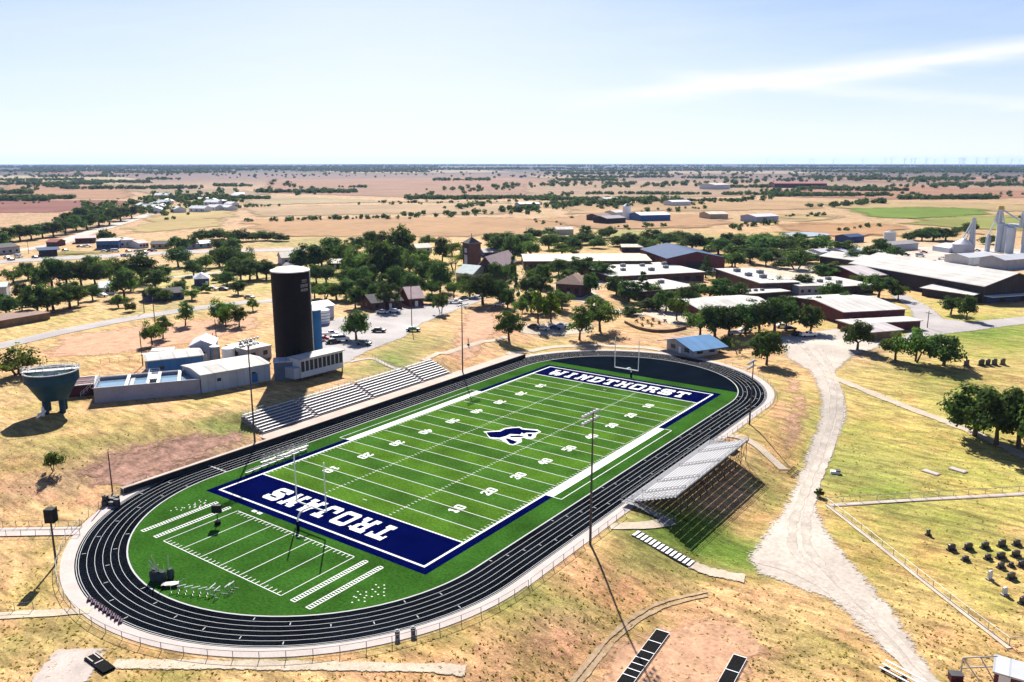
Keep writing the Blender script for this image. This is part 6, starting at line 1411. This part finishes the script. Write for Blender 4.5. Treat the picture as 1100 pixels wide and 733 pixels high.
# thin cirrus streaks laid out on the sky by compass direction
tc = N.new('ShaderNodeTexCoord'); sep = N.new('ShaderNodeSeparateXYZ'); L.new(tc.outputs['Generated'], sep.inputs[0])
def M(op, a, b=None, clamp=False):
    n = N.new('ShaderNodeMath'); n.operation = op; n.use_clamp = clamp
    for k, v in ((0, a), (1, b)):
        if v is None: continue
        if isinstance(v, (int, float)): n.inputs[k].default_value = v
        else: L.new(v, n.inputs[k])
    return n.outputs[0]
def skydir(px, py):
    v = [FW[i]*F+RT[i]*(px-W/2)-UP[i]*(py-H/2) for i in range(3)]; n = math.sqrt(sum(c*c for c in v)); v = [c/n for c in v]
    return math.atan2(v[0], v[1]), math.asin(v[2])
az = M('ARCTAN2', sep.outputs[0], sep.outputs[1]); el = M('ARCSINE', sep.outputs[2])
mpv = N.new('ShaderNodeCombineXYZ'); L.new(M('MULTIPLY', az, 5.0), mpv.inputs[0]); L.new(M('MULTIPLY', el, 34.0), mpv.inputs[1])
ns = N.new('ShaderNodeTexNoise'); ns.inputs['Scale'].default_value = 2.2; ns.inputs['Detail'].default_value = 7; ns.inputs['Distortion'].default_value = .5; L.new(mpv.outputs[0], ns.inputs['Vector'])
def streak(p0, p1, wid, s):
    (a0, e0), (a1, e1) = skydir(*p0), skydir(*p1); k = (e1-e0)/(a1-a0)
    line = M('ADD', M('MULTIPLY', M('SUBTRACT', az, a0), k), e0)
    dd = M('DIVIDE', M('SUBTRACT', M('ADD', el, M('MULTIPLY', M('SUBTRACT', ns.outputs['Fac'], .5), .018)), line), wid)
    g = M('POWER', 2.718, M('MULTIPLY', M('MULTIPLY', dd, dd), -1.0))
    t = M('DIVIDE', M('SUBTRACT', az, a0), (a1-a0)*.25, True)
    return M('MULTIPLY', M('MULTIPLY', g, t), s)
c = M('ADD', streak((585,112),(1130,48),.010,1.1), streak((690,78),(960,102),.007,.5))
ns2 = N.new('ShaderNodeTexNoise'); ns2.inputs['Scale'].default_value = .75; ns2.inputs['Detail'].default_value = 6; ns2.inputs['Roughness'].default_value = .6; L.new(mpv.outputs[0], ns2.inputs['Vector'])
veil = M('MULTIPLY', M('MULTIPLY', M('SUBTRACT', ns2.outputs['Fac'], .42), 2.6, True), .20)
c = M('ADD', M('MULTIPLY', c, M('ADD', M('MULTIPLY', ns.outputs['Fac'], 1.2), .2), True), veil, True)
mx = N.new('ShaderNodeMix'); mx.data_type = 'RGBA'; L.new(c, mx.inputs[0]); 
# milky air low over the plain: the sky pales toward the horizon
sa = math.atan2(sd.x, sd.y)
ga = M('DIVIDE', M('SUBTRACT', az, sa), .50); glow = M('POWER', 2.718, M('MULTIPLY', M('MULTIPLY', ga, ga), -1.0))
hzf = M('MULTIPLY', M('POWER', 2.718, M('MULTIPLY', M('MAXIMUM', el, 0.0), M('SUBTRACT', M('MULTIPLY', glow, 5.2), 7.2))), .98)
mh = N.new('ShaderNodeMix'); mh.data_type = 'RGBA'; L.new(hzf, mh.inputs[0]); tn = N.new('ShaderNodeVectorMath'); tn.operation = 'MULTIPLY'; tn.inputs[1].default_value = (.34,.56,.90); L.new(sky.outputs[0], tn.inputs[0]); L.new(tn.outputs[0], mh.inputs[6]); mh.inputs[7].default_value = (HZ*.97,HZ*1.0,HZ*1.05,1)
L.new(mh.outputs[2], mx.inputs[6]); mx.inputs[7].default_value = (HZ*1.0,HZ*1.02,HZ*1.05,1)
L.new(mx.outputs[2], bg.inputs['Color']); bg.inputs['Strength'].default_value = 0.05
sl = bpy.data.lights.new('sun', 'SUN'); sl.energy = 4.8; sl.angle = R_(.53); sl.color = (1,.95,.87)
so = bpy.data.objects.new('sun', sl); COL.objects.link(so)
so.rotation_euler = Vector((-sd.x*math.cos(SUN_EL), -sd.y*math.cos(SUN_EL), -math.sin(SUN_EL))).to_track_quat('-Z','Y').to_euler()
cam = bpy.data.cameras.new('camera'); co = bpy.data.objects.new('camera', cam); COL.objects.link(co)
cam.sensor_fit = 'HORIZONTAL'; cam.sensor_width = 36; cam.lens = 36*F/W; cam.clip_start = .5; cam.clip_end = 90000
co.matrix_world = Matrix(((RT[0],UP[0],-FW[0],CAM[0]),(RT[1],UP[1],-FW[1],CAM[1]),(RT[2],UP[2],-FW[2],CAM[2]),(0,0,0,1)))
SC.camera = co
SC.view_settings.view_transform = 'Standard'; SC.view_settings.look = 'None'; SC.view_settings.exposure = 1.4; SC.view_settings.gamma = 1
try: SC.view_settings.use_curve_mapping = False
except Exception: pass
SC.cycles.volume_bounces = 0
m = bpy.data.materials.new('air'); m.use_nodes = True; nt = m.node_tree; nt.nodes.remove(nt.nodes['Principled BSDF'])
pv = nt.nodes.new('ShaderNodeVolumePrincipled'); pv.inputs['Color'].default_value = (.42,.56,1.0,1); pv.inputs['Density'].default_value = 2.5e-5; pv.inputs['Anisotropy'].default_value = .3
nt.links.new(pv.outputs[0], nt.nodes['Material Output'].inputs['Volume'])
MB().box(-60000,60000,-60000,60000,-400,150).build('haze', m)['kind'] = 'stuff'
SC.cycles.max_bounces = 6; SC.cycles.diffuse_bounces = 2; SC.cycles.glossy_bounces = 2; SC.cycles.transparent_max_bounces = 12
SC.cycles.use_denoising = True
